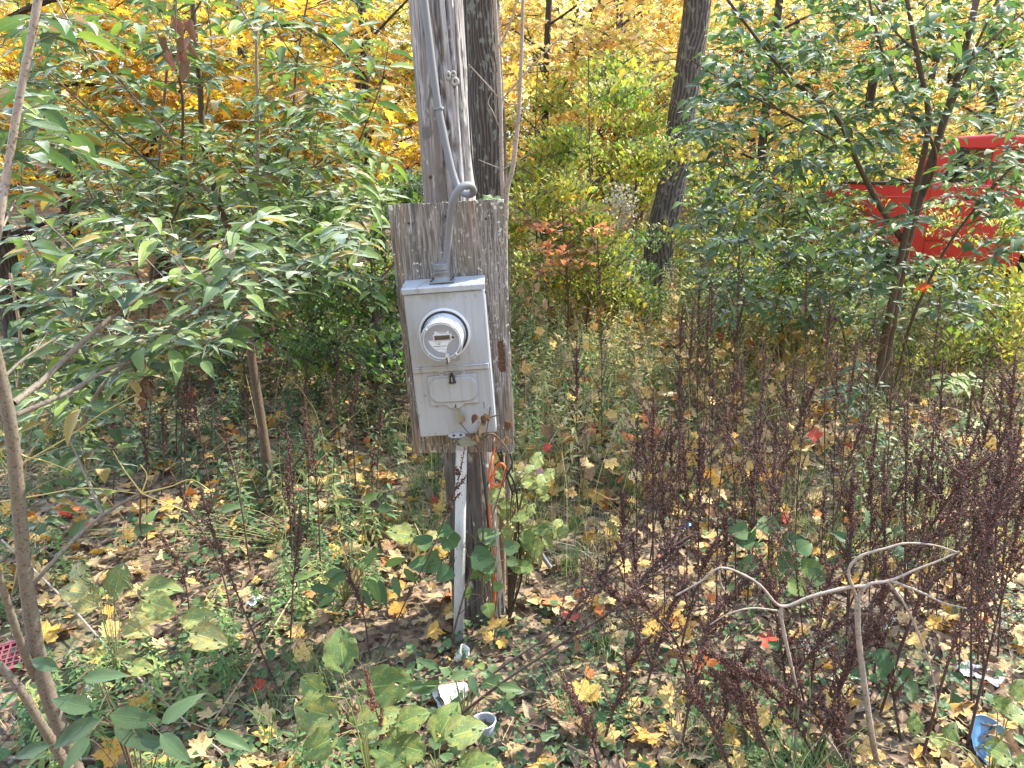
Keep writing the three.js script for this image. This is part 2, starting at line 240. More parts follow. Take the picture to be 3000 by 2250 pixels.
// A woody plant: stems through given points, twigs reaching out to points of its crown, leaves along the twigs.
// o: seed, kind, stems [{pts, r0, r1, mat}], twigs, target(r) -> world point, size, weights, parts
function woody(name, label, category, base, o, group) {
  const r = rngOf(o.seed), root = thing(name, label, category, base, group), joints = [];
  for (const s of o.stems) {
    const nn = 7 + s.pts.length * 1.7, ph = r(); part(s.name || 'stem', tube(local(s.pts, base), s.r0, s.r1, s.radial || 9, s.pts.length * 14, (t) => lerp(s.r0, s.r1, Math.pow(t, 0.85)) * (1 + 0.16 * Math.exp(-Math.pow(((t * nn + ph) % 1) - 0.5, 2) * 160) + 0.05 * noise(t * 60, ph * 9))), s.mat || o.mat, root);
    const c = new THREE.CatmullRomCurve3(s.pts, false, 'centripetal'); for (let i = 1; i < 24; i++) joints.push([c.getPoint(i / 24), lerp(s.r0, s.r1, i / 24)]);
  }
  const tw = [], leaves = [];
  for (let n = 0; n < o.twigs; n++) {
    const q = o.target(r); let best = null, bd = 1e9;
    for (const [j] of joints) { const v = q.y - j.y, d = j.distanceTo(q) + (v < 0 ? -v * 1.2 : 0) + r() * 0.25; if (d < bd) { bd = d; best = j; } }
    const L = best.distanceTo(q), mid = best.clone().lerp(q, 0.55); mid.y += L * (0.05 + 0.12 * r()); mid.x += (r() - 0.5) * L * 0.2; mid.z += (r() - 0.5) * L * 0.2;
    const pts = [best, mid, q]; tw.push(tube(local(pts, base), clamp(L * 0.007, 0.0016, 0.008), 0.0010, 4, 6));
    if (L > 0.35) joints.push([mid, 0.003]);
    const c = new THREE.CatmullRomCurve3(pts), lo = clamp(1 - (o.reach || 0.7) / Math.max(L, 0.01), 0.15, 0.7), k = Math.max(4, Math.round(Math.min(L, o.reach || 0.7) / (o.size * 0.42)));
    const tan = V(), p = V(), dir = V(), up = V();
    for (let i = 0; i <= k; i++) {
      const t = lerp(lo, 1, i / k); c.getPoint(t, p); c.getTangent(t, tan); const side = i % 2 ? 1 : -1; dir.crossVectors(tan, V(0, 1, 0)).normalize().multiplyScalar(side * (i === k ? 0.2 : 1)).addScaledVector(tan, 0.75);
      dir.x += (r() - 0.5) * 0.7; dir.z += (r() - 0.5) * 0.7; dir.y = 0.15 - (o.hang ?? 0.35) * (0.1 + 1.5 * r()); up.set((r() - 0.5) * 0.9, 1, (r() - 0.5) * 0.9 + 0.1);
      leaves.push(leafAt(p, dir, up, o.size * (0.55 + 0.65 * r()), (r() * 4) | 0, pick(r, o.weights)));
    }
  }
  if (tw.length) part('branch', merged(tw), o.twigMat || o.mat, root);
  dress(root, leaves, o.kind, o.parts, r);
  return root;
}
const blob = (cx, cy, rx, ry, d0, d1) => (r) => { const a = r() * TAU, q = Math.sqrt(r()); return at(cx + rx * q * Math.cos(a), cy + ry * q * Math.sin(a), lerp(d0, d1, r())); };
const area = (x0, x1, y0, y1, d0, d1, keep = () => true) => (r) => { for (let i = 0; i < 20; i++) { const x = lerp(x0, x1, r()), y = lerp(y0, y1, r()); if (keep(x, y, r)) return at(x, y, lerp(d0, d1, r())); } return at((x0 + x1) / 2, (y0 + y1) / 2, d0); };
const path = (list, d) => list.map(([x, y, dd]) => at(x, y, dd ?? d));

// ------------------------------------------------------------------ the leaning pole and what is fixed to it
// own frame: x across, y along the pole from the ground, z towards the camera is +; the pole leans 2.7 degrees to the left
const LEAN = 2.7 * Math.PI / 180, POLE = V(-0.153, 0, -2.85);
const onPole = (x, y, z) => V(x, y, 0).applyAxisAngle(V(0, 0, 1), LEAN).add(V(POLE.x, 0, z));
function poleThing(name, label, category, x, y, z, roll = 0) { const t = thing(name, label, category, onPole(x, y, z)); t.rotation.z = LEAN + roll; t.userData.origin = undefined; delete t.userData.origin; return t; }
{
  const t = poleThing('utility_pole', 'thick weathered grey wooden pole that carries the electricity meter, leaning slightly left', 'utility pole', 0, -0.05, POLE.z);
  // round shaft, 2.9 m in all, with real drying cracks, knots and worn hollows
  const nr = 220, nh = 300, H = 4.6, P = [], U = [], I = [], r = rngOf(5), cracks = [], knots = [];
  for (let i = 0; i < 26; i++) cracks.push([r() * TAU, r() * 3.2 - 0.3, 0.4 + 1.4 * r(), 0.004 + 0.012 * r(), 0.010 + 0.014 * r()]);
  cracks.push([1.35, 1.2, 2.2, 0.013, 0.011], [1.08, 0.8, 2.6, 0.010, 0.013], [1.9, -0.2, 1.5, 0.03, 0.022], [0.9, -0.2, 1.3, 0.02, 0.02], [1.55, 1.7, 1, 0.014, 0.015], [0.8, 1.4, 1.8, 0.01, 0.012]);
  for (const [a, y, s, dp] of [[1.58, 2.48, 0.016, 0.024], [1.40, 2.42, 0.014, 0.024], [1.46, 2.30, 0.013, 0.022], [1.28, 2.26, 0.010, 0.018], [1.5, 2.2, 0.012, 0.02], [1.22, 2.12, 0.011, 0.03], [1.35, 2.19, 0.008, 0.016], [1.5, 2.62, 0.012, 0.012]]) knots.push([a, y, s, dp]);
  for (let j = 0; j <= nh; j++) for (let i = 0; i <= nr; i++) {
    const y = j / nh * H - 0.25, a = i / nr * TAU; let R = lerp(0.112, 0.098, clamp(y / 2.6, 0, 1.5)) + 0.012 * sstep(0.5, 0, y);
    R *= 1 + 0.035 * (fbm(Math.cos(a) * 1.6 + 9, Math.sin(a) * 1.6 + y * 0.5, 3, 4) - 0.5) * 2;
    R += 0.0035 * (fbm(a * 16, y * 4, 3, 51) - 0.5);
    for (const [ca, cy, len, w, dp] of cracks) { const t = (y - cy) / len; if (t < 0 || t > 1) continue; let da = Math.abs(a - ca - 0.05 * Math.sin(y * 6 + ca * 9) - 0.03 * (noise(y * 14, ca * 9) - 0.5)); da = Math.min(da, TAU - da); R -= dp * Math.sin(Math.PI * t) * Math.exp(-(da * da) / (w * w)); }
    for (const [ka, ky, s, dp] of knots) { const dx = (a - ka) * 0.1, dy = (y - ky) * 0.55; R -= dp * Math.exp(-(dx * dx + dy * dy) / (s * s)); }
    P.push(Math.cos(a) * R, y, Math.sin(a) * R); U.push(i / nr, (y + 0.25) / 3.1);
  }
  for (let j = 0; j < nh; j++) for (let i = 0; i < nr; i++) { const a = j * (nr + 1) + i, b = a + nr + 1; I.push(a, b, a + 1, b, b + 1, a + 1); }
  const g = new THREE.BufferGeometry(); g.setAttribute('position', new THREE.Float32BufferAttribute(P, 3)); g.setAttribute('uv', new THREE.Float32BufferAttribute(U, 2)); g.setIndex(I); g.computeVertexNormals();
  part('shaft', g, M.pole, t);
  const nail = std([0.10, 0.05, 0.035], 0.8, { metalness: 0.4 });
  part('nail', mergeGeometries([cylAt(0.006, 0.007, 0.006, 0, 0, 0, 'z', 10)]).translate(-0.06, 2.02, 0.088), nail, t, 'rusty nail head');
  part('washer', new THREE.TorusGeometry(0.0105, 0.0055, 8, 20).translate(0.056, 2.345, 0.086), std([0.36, 0.35, 0.33], 0.9), t, 'pale ring scar');
  part('washer', new THREE.TorusGeometry(0.008, 0.005, 8, 18).scale(0.8, 1.3, 1).translate(0.034, 2.365, 0.094), std([0.34, 0.33, 0.31], 0.9), t);
  part('washer', new THREE.TorusGeometry(0.007, 0.004, 8, 18).translate(0.052, 2.371, 0.089), std([0.34, 0.33, 0.31], 0.9), t);
}
{ // black wire down the right side of the pole
  const pts = [[1364, -20], [1366, 60], [1371, 200], [1375, 330], [1385, 480], [1398, 560], [1405, 588]].map(([x, y]) => at(x, y, 2.80));
  solo('wire', tube(pts, 0.0035, 0.0035, 6, 40), std([0.02, 0.02, 0.022], 0.6), 'thin black wire running down the right edge of the grey pole', 'wire');
}
{ // plywood backing board with a torn place in its top ply
  const t = poleThing('backing_board', 'weathered grey plywood board nailed to the pole behind the meter box', 'board', 0, 0.867, -2.72);
  const r = rngOf(8), edge = (a, b, n, amp) => { const o = []; for (let i = 0; i < n; i++) { const q = i / n; o.push([lerp(a[0], b[0], q) + (r() - 0.5) * amp, lerp(a[1], b[1], q) + (r() - 0.5) * amp]); } return o; };
  const outline = [...edge([-0.212, 0.008], [0.203, -0.006], 60, 0.003), ...edge([0.203, -0.006], [0.211, 1.012], 90, 0.005), ...edge([0.211, 1.012], [-0.221, 1.012], 60, 0.005), ...edge([-0.221, 1.012], [-0.212, 0.008], 90, 0.003)];
  const mk = (hole) => { const s = new THREE.Shape(outline.map(([x, y]) => new THREE.Vector2(x, y))); if (hole) s.holes.push(new THREE.Path(hole.map(([x, y]) => new THREE.Vector2(x, y)))); return s; };
  const hole = [...edge([0.156, 0.345], [0.184, 0.34], 5, 0.006), ...edge([0.186, 0.34], [0.181, 0.475], 14, 0.008), ...edge([0.181, 0.475], [0.16, 0.468], 4, 0.006), ...edge([0.158, 0.468], [0.155, 0.345], 14, 0.006)].reverse();
  const uvs = (g) => { const p = g.attributes.position, u = g.attributes.uv; for (let i = 0; i < p.count; i++) u.setXY(i, (p.getX(i) + 0.22) / 0.44, p.getY(i) / 1.02); return g; };
  part('panel', uvs(new THREE.ExtrudeGeometry(mk(hole), { depth: 0.004, bevelEnabled: true, bevelSize: 0.0012, bevelThickness: 0.0012, bevelSegments: 1 }).translate(0, 0, -0.006)), M.board, t);
  part('back_ply', uvs(new THREE.ExtrudeGeometry(mk(), { depth: 0.010, bevelEnabled: false }).scale(0.993, 0.998, 1).translate(0, 0.001, -0.018)), std([0.16, 0.10, 0.075], 0.95, { bumpMap: M.board.bumpMap, bumpScale: 0.003 }), t);
  const ribs = []; for (let i = 0; i < 15; i++) ribs.push(boxAt(0.026, 0.0025 + 0.003 * r(), 0.003, 0.17 + (r() - 0.5) * 0.004, 0.35 + i * 0.0083, -0.0065).rotateZ((r() - 0.5) * 0.02));
  part('torn_ply', merged(ribs), std([0.135, 0.052, 0.038], 0.95), t, 'dark reddish brown torn inner ply');
  const strips = []; for (let i = 0; i < 9; i++) strips.push(boxAt(0.008 + 0.006 * r(), 0.014, 0.004, 0.206 + 0.005 * r(), 0.86 + 0.016 * i, -0.004, 0.001).rotateZ((r() - 0.5) * 0.03));
  for (let i = 0; i < 6; i++) strips.push(boxAt(0.008, 0.03, 0.003, 0.205, 0.10 + 0.03 * i, -0.002, 0.001));
  part('splinter', merged(strips), std([0.33, 0.28, 0.22], 0.95), t, 'pale splintered right edge');
  for (const [x, y] of [[-0.15, 0.943], [0.141, 0.945], [-0.008, 0.96]]) part('nail', cylAt(0.0045, 0.0045, 0.004, x, y, 0.0005, 'z', 10), std([0.03, 0.022, 0.02], 0.7), t);
}
const paint = std([1, 1, 1], 0.42, {
  map: colorTex(512, 1024, (u, v) => {
    let c = mix3([0.335, 0.362, 0.395], [0.372, 0.398, 0.425], fbm(u * 6, v * 12, 4, 3)); c = mix3(c, [0.36, 0.36, 0.33], sstep(0.62, 0.8, fbm(u * 9, v * 5, 5, 13)) * 0.3);
    c = mix3(c, [0.16, 0.14, 0.13], sstep(0.955, 0.965, noise(u * 60, v * 120, 4)) * 0.7); c = mix3(c, [0.27, 0.265, 0.24], sstep(0.52, 0.72, fbm(u * 26, v * 2.5, 4, 40)) * 0.35); c = mix3(c, [0.17, 0.11, 0.075], 0.4 * sstep(0.70, 0.76, fbm(u * 16, v * 30, 4, 70)) * sstep(0.5, 0.62, fbm(u * 4, v * 5, 2, 71))); c = mix3(c, [0.22, 0.24, 0.16], 0.6 * sstep(0.5, 0.7, fbm(u * 10, v * 6, 4, 73)) * sstep(0.93, 0.99, v)); return c;
  }),
  roughnessMap: bumpTex(256, 256, (u, v) => 0.75 + 0.25 * fbm(u * 8, v * 8, 4, 9)), clearcoat: 0.15, clearcoatRoughness: 0.3,
});
const metalGrey = std([0.20, 0.205, 0.215], 0.6, { metalness: 0.3, bumpMap: poleBump, bumpScale: 0.0004 });
const boxTurn = 1.5 * Math.PI / 180;
const flatUV = (g, w, h) => { const p = g.attributes.position, u = g.attributes.uv; for (let i = 0; i < p.count; i++) u.setXY(i, p.getX(i) / w + 0.5 + p.getZ(i), p.getY(i) / h + p.getZ(i) * 0.5); return g; };
// the box: x -0.15..0.15, y 0..0.60, back at z = 0, front at 0.112; own frame tilted a little more than the pole
const BX = -0.0125, BY = 0.992, BZ = -2.717;
{
  const t = poleThing('meter_box', 'light grey painted steel electric meter box on the weathered board', 'electrical box', BX, BY, BZ, boxTurn), W = 0.302, D = 0.112;
  part('enclosure', flatUV(boxAt(W, 0.588, D - 0.006, 0, 0.294, (D - 0.006) / 2, 0.004), 0.31, 0.6), paint, t);
  part('cover', flatUV(boxAt(W - 0.006, 0.285, 0.006, 0, 0.428, D - 0.004, 0.0025), 0.31, 0.6), paint, t, 'upper front cover with the meter opening');
  part('cover', flatUV(boxAt(W - 0.010, 0.262, 0.005, -0.001, 0.134, D - 0.006, 0.002), 0.31, 0.6), paint, t, 'plain lower front cover');
  { // rain cap: sloping top with a lip
    const s = new THREE.Shape([[0, 0.012], [0.112, 0.002], [0.1165, -0.003], [0.1165, -0.019], [0.114, -0.019], [0.112, -0.004], [0, 0.004]].map(([x, y]) => new THREE.Vector2(x, y)));
    part('cap', flatUV(new THREE.ExtrudeGeometry(s, { depth: 0.306, bevelEnabled: true, bevelSize: 0.0012, bevelThickness: 0.0012, bevelSegments: 2 }).rotateY(-Math.PI / 2).translate(0.153, 0.594, 0), 0.31, 0.6), paint, t, 'sloping rain cap with mossy stains');
  }
  part('knockout', cylAt(0.006, 0.006, 0.004, 0.1535, 0.555, 0.075, 'x', 14).scale(1, 1, 1), std([0.02, 0.02, 0.02], 0.6), t);
  part('seam_rail', flatUV(boxAt(W - 0.012, 0.021, 0.009, -0.001, 0.277, D + 0.0005, 0.003), 0.31, 0.6), paint, t);
  part('seam_rail', flatUV(boxAt(W - 0.012, 0.006, 0.012, -0.001, 0.2855, D + 0.001, 0.0025), 0.31, 0.6), paint, t);
  part('meter_collar', new THREE.LatheGeometry([[0.099, 0], [0.0975, 0.004], [0.094, 0.0075], [0.090, 0.0085], [0.0885, 0.006], [0.0885, -0.002]].map(([x, y]) => new THREE.Vector2(x, y)), 72).rotateX(Math.PI / 2).translate(-0.012, 0.414, D - 0.001), std([0.57, 0.58, 0.59], 0.45), t);
  // breaker lid: plate with a tab below and a raised rounded field
  const lid = new THREE.Shape(); const x0 = -0.093, x1 = 0.095, y0 = 0.134, y1 = 0.250, q = 0.007;
  lid.moveTo(x0 + q, y1); lid.lineTo(x1 - q, y1); lid.quadraticCurveTo(x1, y1, x1, y1 - q); lid.lineTo(x1, y0 + q); lid.quadraticCurveTo(x1, y0, x1 - q, y0); lid.lineTo(0.043, y0); lid.bezierCurveTo(0.027, y0 - 0.003, 0.025, y0 - 0.019, 0.002, y0 - 0.019); lid.bezierCurveTo(-0.022, y0 - 0.019, -0.024, y0 - 0.003, -0.039, y0); lid.lineTo(x0 + q, y0); lid.quadraticCurveTo(x0, y0, x0, y0 + q); lid.lineTo(x0, y1 - q); lid.quadraticCurveTo(x0, y1, x0 + q, y1);
  const lg = part('breaker_lid', flatUV(new THREE.ExtrudeGeometry(lid, { depth: 0.006, bevelEnabled: true, bevelSize: 0.0015, bevelThickness: 0.0015, bevelSegments: 2, curveSegments: 16 }).translate(0, 0, D - 0.0015), 0.31, 0.6), paint, t, 'hinged breaker lid with a rounded raised field');
  const pill = new THREE.Shape(), pw = 0.089, ph = 0.0455, pr = 0.036; pill.absarc(pw - pr, ph - pr, pr, 0, Math.PI / 2); pill.absarc(-pw + pr, ph - pr, pr, Math.PI / 2, Math.PI); pill.absarc(-pw + pr, -ph + pr, pr, Math.PI, 1.5 * Math.PI); pill.absarc(pw - pr, -ph + pr, pr, 1.5 * Math.PI, TAU);
  part('raised_field', flatUV(new THREE.ExtrudeGeometry(pill, { depth: 0.006, bevelEnabled: true, bevelSize: 0.003, bevelThickness: 0.005, bevelSegments: 5, curveSegments: 20 }).translate(0, 0.1945, D + 0.003), 0.31, 0.6), paint, lg);
  part('latch_slot', boxAt(0.003, 0.017, 0.0012, 0.0025, 0.1255, D + 0.0064), std([0.025, 0.025, 0.025], 0.7), lg);
  for (const x of [-0.0405, 0.042]) { const h = part('hinge', flatUV(merged([boxAt(0.016, 0.02, 0.004, x, 0.258, D + 0.0012, 0.0012), cylAt(0.003, 0.003, 0.017, x, 0.247, D + 0.003, 'x', 12)]), 0.31, 0.6), paint, t); part('screw', cylAt(0.0026, 0.0026, 0.002, x, 0.2605, D + 0.0035, 'z', 12), std([0.09, 0.085, 0.08], 0.5, { metalness: 0.5 }), h); }
  part('hinge_pin', cylAt(0.0016, 0.0016, 0.066, 0.001, 0.2515, D + 0.003, 'x', 8), metalGrey, t);
  part('slot', boxAt(0.002, 0.026, 0.0012, 0.112, 0.118, D - 0.0032), std([0.05, 0.045, 0.04], 0.7), t, 'dark scratch in the paint');
  { // hub: flange, four bolts, neck and hex nut
    const hub = part('hub', merged([boxAt(0.092, 0.007, 0.072, 0, 0.6055, 0.058, 0.003), cylAt(0.024, 0.033, 0.016, 0, 0.616, 0.058), cylAt(0.0245, 0.0245, 0.018, 0, 0.631, 0.058)]).translate(-0.006, 0, 0), metalGrey, t, 'grey cable hub bolted to the box top');
    part('nut', merged([cylAt(0.0315, 0.0315, 0.009, -0.006, 0.642, 0.058, 'y', 8), cylAt(0.0305, 0.031, 0.02, -0.006, 0.6585, 0.058, 'y', 8), new THREE.TorusGeometry(0.026, 0.0035, 8, 32).rotateX(Math.PI / 2).translate(-0.006, 0.6685, 0.058)]), metalGrey, hub);
    for (const [x, z] of [[-0.044, 0.03], [0.032, 0.03], [-0.044, 0.086], [0.032, 0.086]]) part('bolt', cylAt(0.0045, 0.005, 0.006, x, 0.611, z, 'y', 8), std([0.055, 0.035, 0.03], 0.7), hub);
  }
  { // drain hasp at the bottom edge, a folded grey plate with holes
    const s = new THREE.Shape(); s.absellipse(0, 0, 0.034, 0.011, 0, TAU); for (const x of [0.016, -0.012]) { const h = new THREE.Path(); h.absellipse(x, 0, 0.007, 0.0055, 0, TAU); s.holes.push(h); }
    part('hasp', new THREE.ExtrudeGeometry(s, { depth: 0.002, bevelEnabled: true, bevelSize: 0.0008, bevelThickness: 0.0008, bevelSegments: 1 }).rotateX(-0.5).translate(-0.005, 0.002, D + 0.004), std([0.30, 0.31, 0.33], 0.5, { metalness: 0.4 }), t);
  }
  part('lock_barrel', merged([cylAt(0.0065, 0.0085, 0.022, 0, 0, 0, 'y', 14), cylAt(0.0095, 0.0095, 0.004, 0, -0.011, 0, 'y', 14), cylAt(0.004, 0.004, 0.01, 0, 0.014, 0)]).scale(1.5, 1.25, 1).translate(0.001, 0.239, D + 0.016), std([0.02, 0.02, 0.022], 0.4), t, 'black seal tag');
  part('seal_stripe', boxAt(0.0035, 0.018, 0.002, 0.001, 0.24, D + 0.0295), std([0.35, 0.35, 0.35], 0.5), t);
  part('seal_wire', merged([tube([V(-0.014, 0.325, D + 0.055), V(-0.012, 0.285, D + 0.02), V(-0.010, 0.25, D + 0.012), V(0, 0.252, D + 0.014)], 0.0008, 0.0008, 4, 20), tube([V(0.018, 0.30, D + 0.012), V(0.021, 0.27, D + 0.014), V(0.016, 0.246, D + 0.012), V(0.002, 0.25, D + 0.014)], 0.0008, 0.0008, 4, 20)]), std([0.35, 0.33, 0.3], 0.4, { metalness: 0.7 }), t);
  part('bracket', merged([boxAt(0.014, 0.02, 0.02, -0.002, 0.314, D + 0.008, 0.003), cylAt(0.004, 0.004, 0.02, -0.008, 0.316, D + 0.012, 'z', 10), new THREE.TorusGeometry(0.010, 0.0012, 6, 20).scale(1.3, 1, 1).translate(0.024, 0.318, D + 0.003)]), std([0.33, 0.34, 0.35], 0.45, { metalness: 0.5 }), t);
}
{ // the meter: grey drum in a clear cover, printed face plate
  const t = poleThing('electricity_meter', 'round digital electricity meter with a clear cover plugged into the grey box', 'electricity meter', BX - 0.012 - 0.0109, BY + 0.414, BZ + 0.112, boxTurn);
  const turn = (pts, seg = 72) => new THREE.LatheGeometry(pts.map(([x, y]) => new THREE.Vector2(x, y)), seg).rotateX(Math.PI / 2);
  part('gasket', turn([[0.0865, 0.001], [0.088, 0.004], [0.0875, 0.011], [0.083, 0.012], [0.08, 0.009]]), std([0.018, 0.018, 0.022], 0.6), t);
  part('drum', turn([[0.0815, 0.006], [0.081, 0.014], [0.077, 0.022], [0.074, 0.06], [0.0715, 0.095], [0.069, 0.098], [0.0665, 0.098]]), std([0.58, 0.585, 0.60], 0.4), t);
  part('rim', turn([[0.0685, 0.094], [0.0715, 0.098], [0.0715, 0.104], [0.068, 0.108], [0.0655, 0.106], [0.0645, 0.1]]), std([0.52, 0.53, 0.55], 0.3), t);
  const face = new THREE.CanvasTexture((() => {
    const c = document.createElement('canvas'); c.width = c.height = 512; const x = c.getContext('2d'), r = rngOf(4);
    x.fillStyle = '#989ca2'; x.fillRect(0, 0, 512, 512);
    x.fillStyle = '#e6eaef'; x.beginPath(); x.moveTo(60, 250); x.lineTo(455, 232); x.bezierCurveTo(400, 262, 345, 290, 318, 350); x.bezierCurveTo(300, 400, 310, 420, 300, 444); x.bezierCurveTo(180, 440, 100, 360, 60, 250); x.fill();
    x.fillRect(158, 122, 205, 44); x.fillStyle = '#f2f4f7'; x.fillRect(132, 166, 266, 84);
    x.fillStyle = '#3a3a42'; const words = (x0, y, w, h, dense) => { let p = x0; while (p < x0 + w) { const L = 5 + r() * 9; x.fillRect(p, y + (r() - 0.5), L, h); p += L + (r() < dense ? 2 : 9); } };
    words(195, 126, 150, 9, 0.9); words(220, 140, 100, 6, 0.8); words(180, 154, 170, 5, 0.6);
    x.fillStyle = '#8a8d95'; words(75, 262, 300, 6, 0.55); words(340, 288, 46, 4, 0.4); words(340, 302, 30, 4, 0.4); words(340, 316, 24, 4, 0.4);
    x.fillStyle = '#50525c'; words(150, 282, 90, 6, 0.6);
    for (let i = 0; i < 26; i++) if (r() < 0.72) x.fillRect(156 + i * 3, 294, 2, 28);
    x.fillStyle = '#23232a'; words(122, 334, 185, 10, 0.95); x.fillStyle = '#777a84'; words(170, 356, 86, 4, 0.5); words(158, 376, 104, 8, 0.5); words(180, 424, 120, 6, 0.5); words(210, 436, 86, 5, 0.6); words(268, 392, 46, 4, 0.7);
    return c;
  })()); face.colorSpace = THREE.SRGBColorSpace;
  part('face_plate', new THREE.CircleGeometry(0.0655, 64).translate(0, 0, 0.1005), std([1, 1, 1], 0.4, { map: face }), t, 'printed white and grey face plate');
  const disp = part('display', boxAt(0.056, 0.0165, 0.003, 0.0015, 0.0105, 0.1015, 0.0008), std([0.055, 0.05, 0.035], 0.25), t, 'dark olive display window');
  part('display_frame', merged([boxAt(0.062, 0.003, 0.003, 0.0015, 0.0205, 0.1018), boxAt(0.062, 0.003, 0.003, 0.0015, 0.0005, 0.1018), boxAt(0.003, 0.017, 0.003, -0.0285, 0.0105, 0.1018), boxAt(0.003, 0.017, 0.003, 0.0315, 0.0105, 0.1018)]), std([0.62, 0.63, 0.66], 0.4), disp);
  part('sensor', cylAt(0.0048, 0.0048, 0.004, 0.041, 0.0095, 0.102, 'z', 20), std([0.02, 0.018, 0.02], 0.3), t, 'round black sensor port');
  part('sensor_ring', new THREE.TorusGeometry(0.006, 0.0014, 8, 24).translate(0.041, 0.0095, 0.102), std([0.5, 0.5, 0.52], 0.3), t);
  part('clear_cover', turn([[0.0845, 0.010], [0.083, 0.02], [0.0795, 0.028], [0.0775, 0.07], [0.0765, 0.108], [0.0745, 0.115], [0.071, 0.1185], [0.066, 0.1195], [0.058, 0.1185], [0.0545, 0.116], [0.03, 0.1165], [0.0001, 0.117]]), new THREE.MeshPhysicalMaterial({ color: 0xf4f6f8, roughness: 0.04, transmission: 1, thickness: 0, ior: 1.5, side: THREE.DoubleSide }), t, 'clear plastic cover');
  const rings = [new THREE.TorusGeometry(0.0765, 0.0016, 8, 72).translate(0, 0, 0.106), new THREE.TorusGeometry(0.0655, 0.0012, 8, 72).translate(0, 0, 0.118)];
  part('cover_rim', merged(rings), std([0.62, 0.64, 0.68], 0.15, { clearcoat: 1, clearcoatRoughness: 0.1 }), t);
  for (const a of [0.78, 2.36, 3.86, 5.5]) part('rib', boxAt(0.0105, 0.0022, 0.008, 0.0690, 0, 0.1155, 0.0008).rotateZ(a), std([0.72, 0.73, 0.76], 0.2), t);
  const lk = part('lock', merged([cylAt(0.007, 0.006, 0.018, 0, 0, 0, 'z', 16), boxAt(0.010, 0.03, 0.006, 0.002, -0.012, 0.004, 0.002)]).translate(0.016, -0.05, 0.124), std([0.62, 0.63, 0.65], 0.25, { metalness: 0.6 }), t, 'small silver seal lock');
  part('lock_tongue', boxAt(0.0045, 0.034, 0.003, 0.0145, -0.066, 0.131, 0.001), std([0.02, 0.02, 0.02], 0.4), lk);
}
{ // service cable with its turned loop
  const t = poleThing('service_cable', 'grey service cable hanging down the pole, curled in a loop above the box', 'cable', 0, 1.6, -2.72);
  const pts = [[-0.06, 3.35, -2.745], [-0.040, 2.85, -2.745], [-0.028, 2.55, -2.735], [-0.017, 2.34, -2.732], [-0.006, 2.20, -2.73], [0.012, 2.07, -2.728], [0.030, 1.975, -2.722], [0.048, 1.925, -2.712], [0.070, 1.907, -2.700], [0.094, 1.906, -2.680], [0.1045, 1.919, -2.655], [0.098, 1.936, -2.632], [0.078, 1.940, -2.614], [0.054, 1.926, -2.604], [0.034, 1.896, -2.606], [0.021, 1.855, -2.620], [0.008, 1.79, -2.640], [-0.004, 1.72, -2.654], [-0.016, 1.655, -2.660], [-0.018, 1.60, -2.661]].map(([x, y, z]) => V(x, y - 1.6, z + 2.72));
  part('sheath', tube(pts, 0.0132, 0.0132, 16, 190), std([0.175, 0.18, 0.19], 0.65, { bumpMap: poleBump, bumpScale: 0.0006 }), t);
  const cl = part('clip', merged([new THREE.TorusGeometry(0.0135, 0.0022, 8, 28).scale(1.25, 0.9, 1).rotateX(Math.PI / 2), new THREE.TorusGeometry(0.0135, 0.0016, 8, 28).scale(1.2, 0.9, 1).rotateX(Math.PI / 2).translate(0, -0.004, 0), boxAt(0.014, 0.003, 0.006, -0.02, -0.002, -0.004, 0.001)]).rotateZ(0.14).translate(-0.006, 0.606, -0.009), std([0.22, 0.24, 0.26], 0.45, { metalness: 0.5 }), t, 'metal strap holding the cable to the pole');
}
{ // conduit below the box
  const a = at(1352, 1300, 2.655), b = at(1343, 1874, 2.655); b.y = -0.03;
  const t = thing('conduit_pipe', 'pale grey plastic pipe running from the meter box into the ground', 'pipe', b);
  const d = colorTex(128, 512, (u, v) => { let c = mix3([0.52, 0.55, 0.57], [0.60, 0.64, 0.67], fbm(u * 6, v * 20, 4, 3)); c = mix3(c, [0.27, 0.27, 0.25], sstep(0.42, 0.2, v) * 0.6 + 0.35 * sstep(0.6, 0.75, fbm(u * 12, v * 8, 4, 6))); return mix3(c, [0.16, 0.13, 0.10], sstep(0.74, 0.78, fbm(u * 40, v * 60, 3, 16)) * 0.5); });
  d.repeat.set(6, 1);
  part('pipe', tube([a.clone().sub(b).multiplyScalar(-0.06), a.clone().sub(b).multiplyScalar(0.5), a.clone().sub(b)], 0.0228, 0.0228, 24, 20), std([1, 1, 1], 0.45, { map: d }), t);
  part('pipe_foot', tube([a.clone().sub(b).setLength(-0.05), a.clone().sub(b).setLength(0.12)], 0.0245, 0.024, 24, 4), std([0.33, 0.33, 0.32], 0.6), t, 'dirtier lower end of the pipe');
}
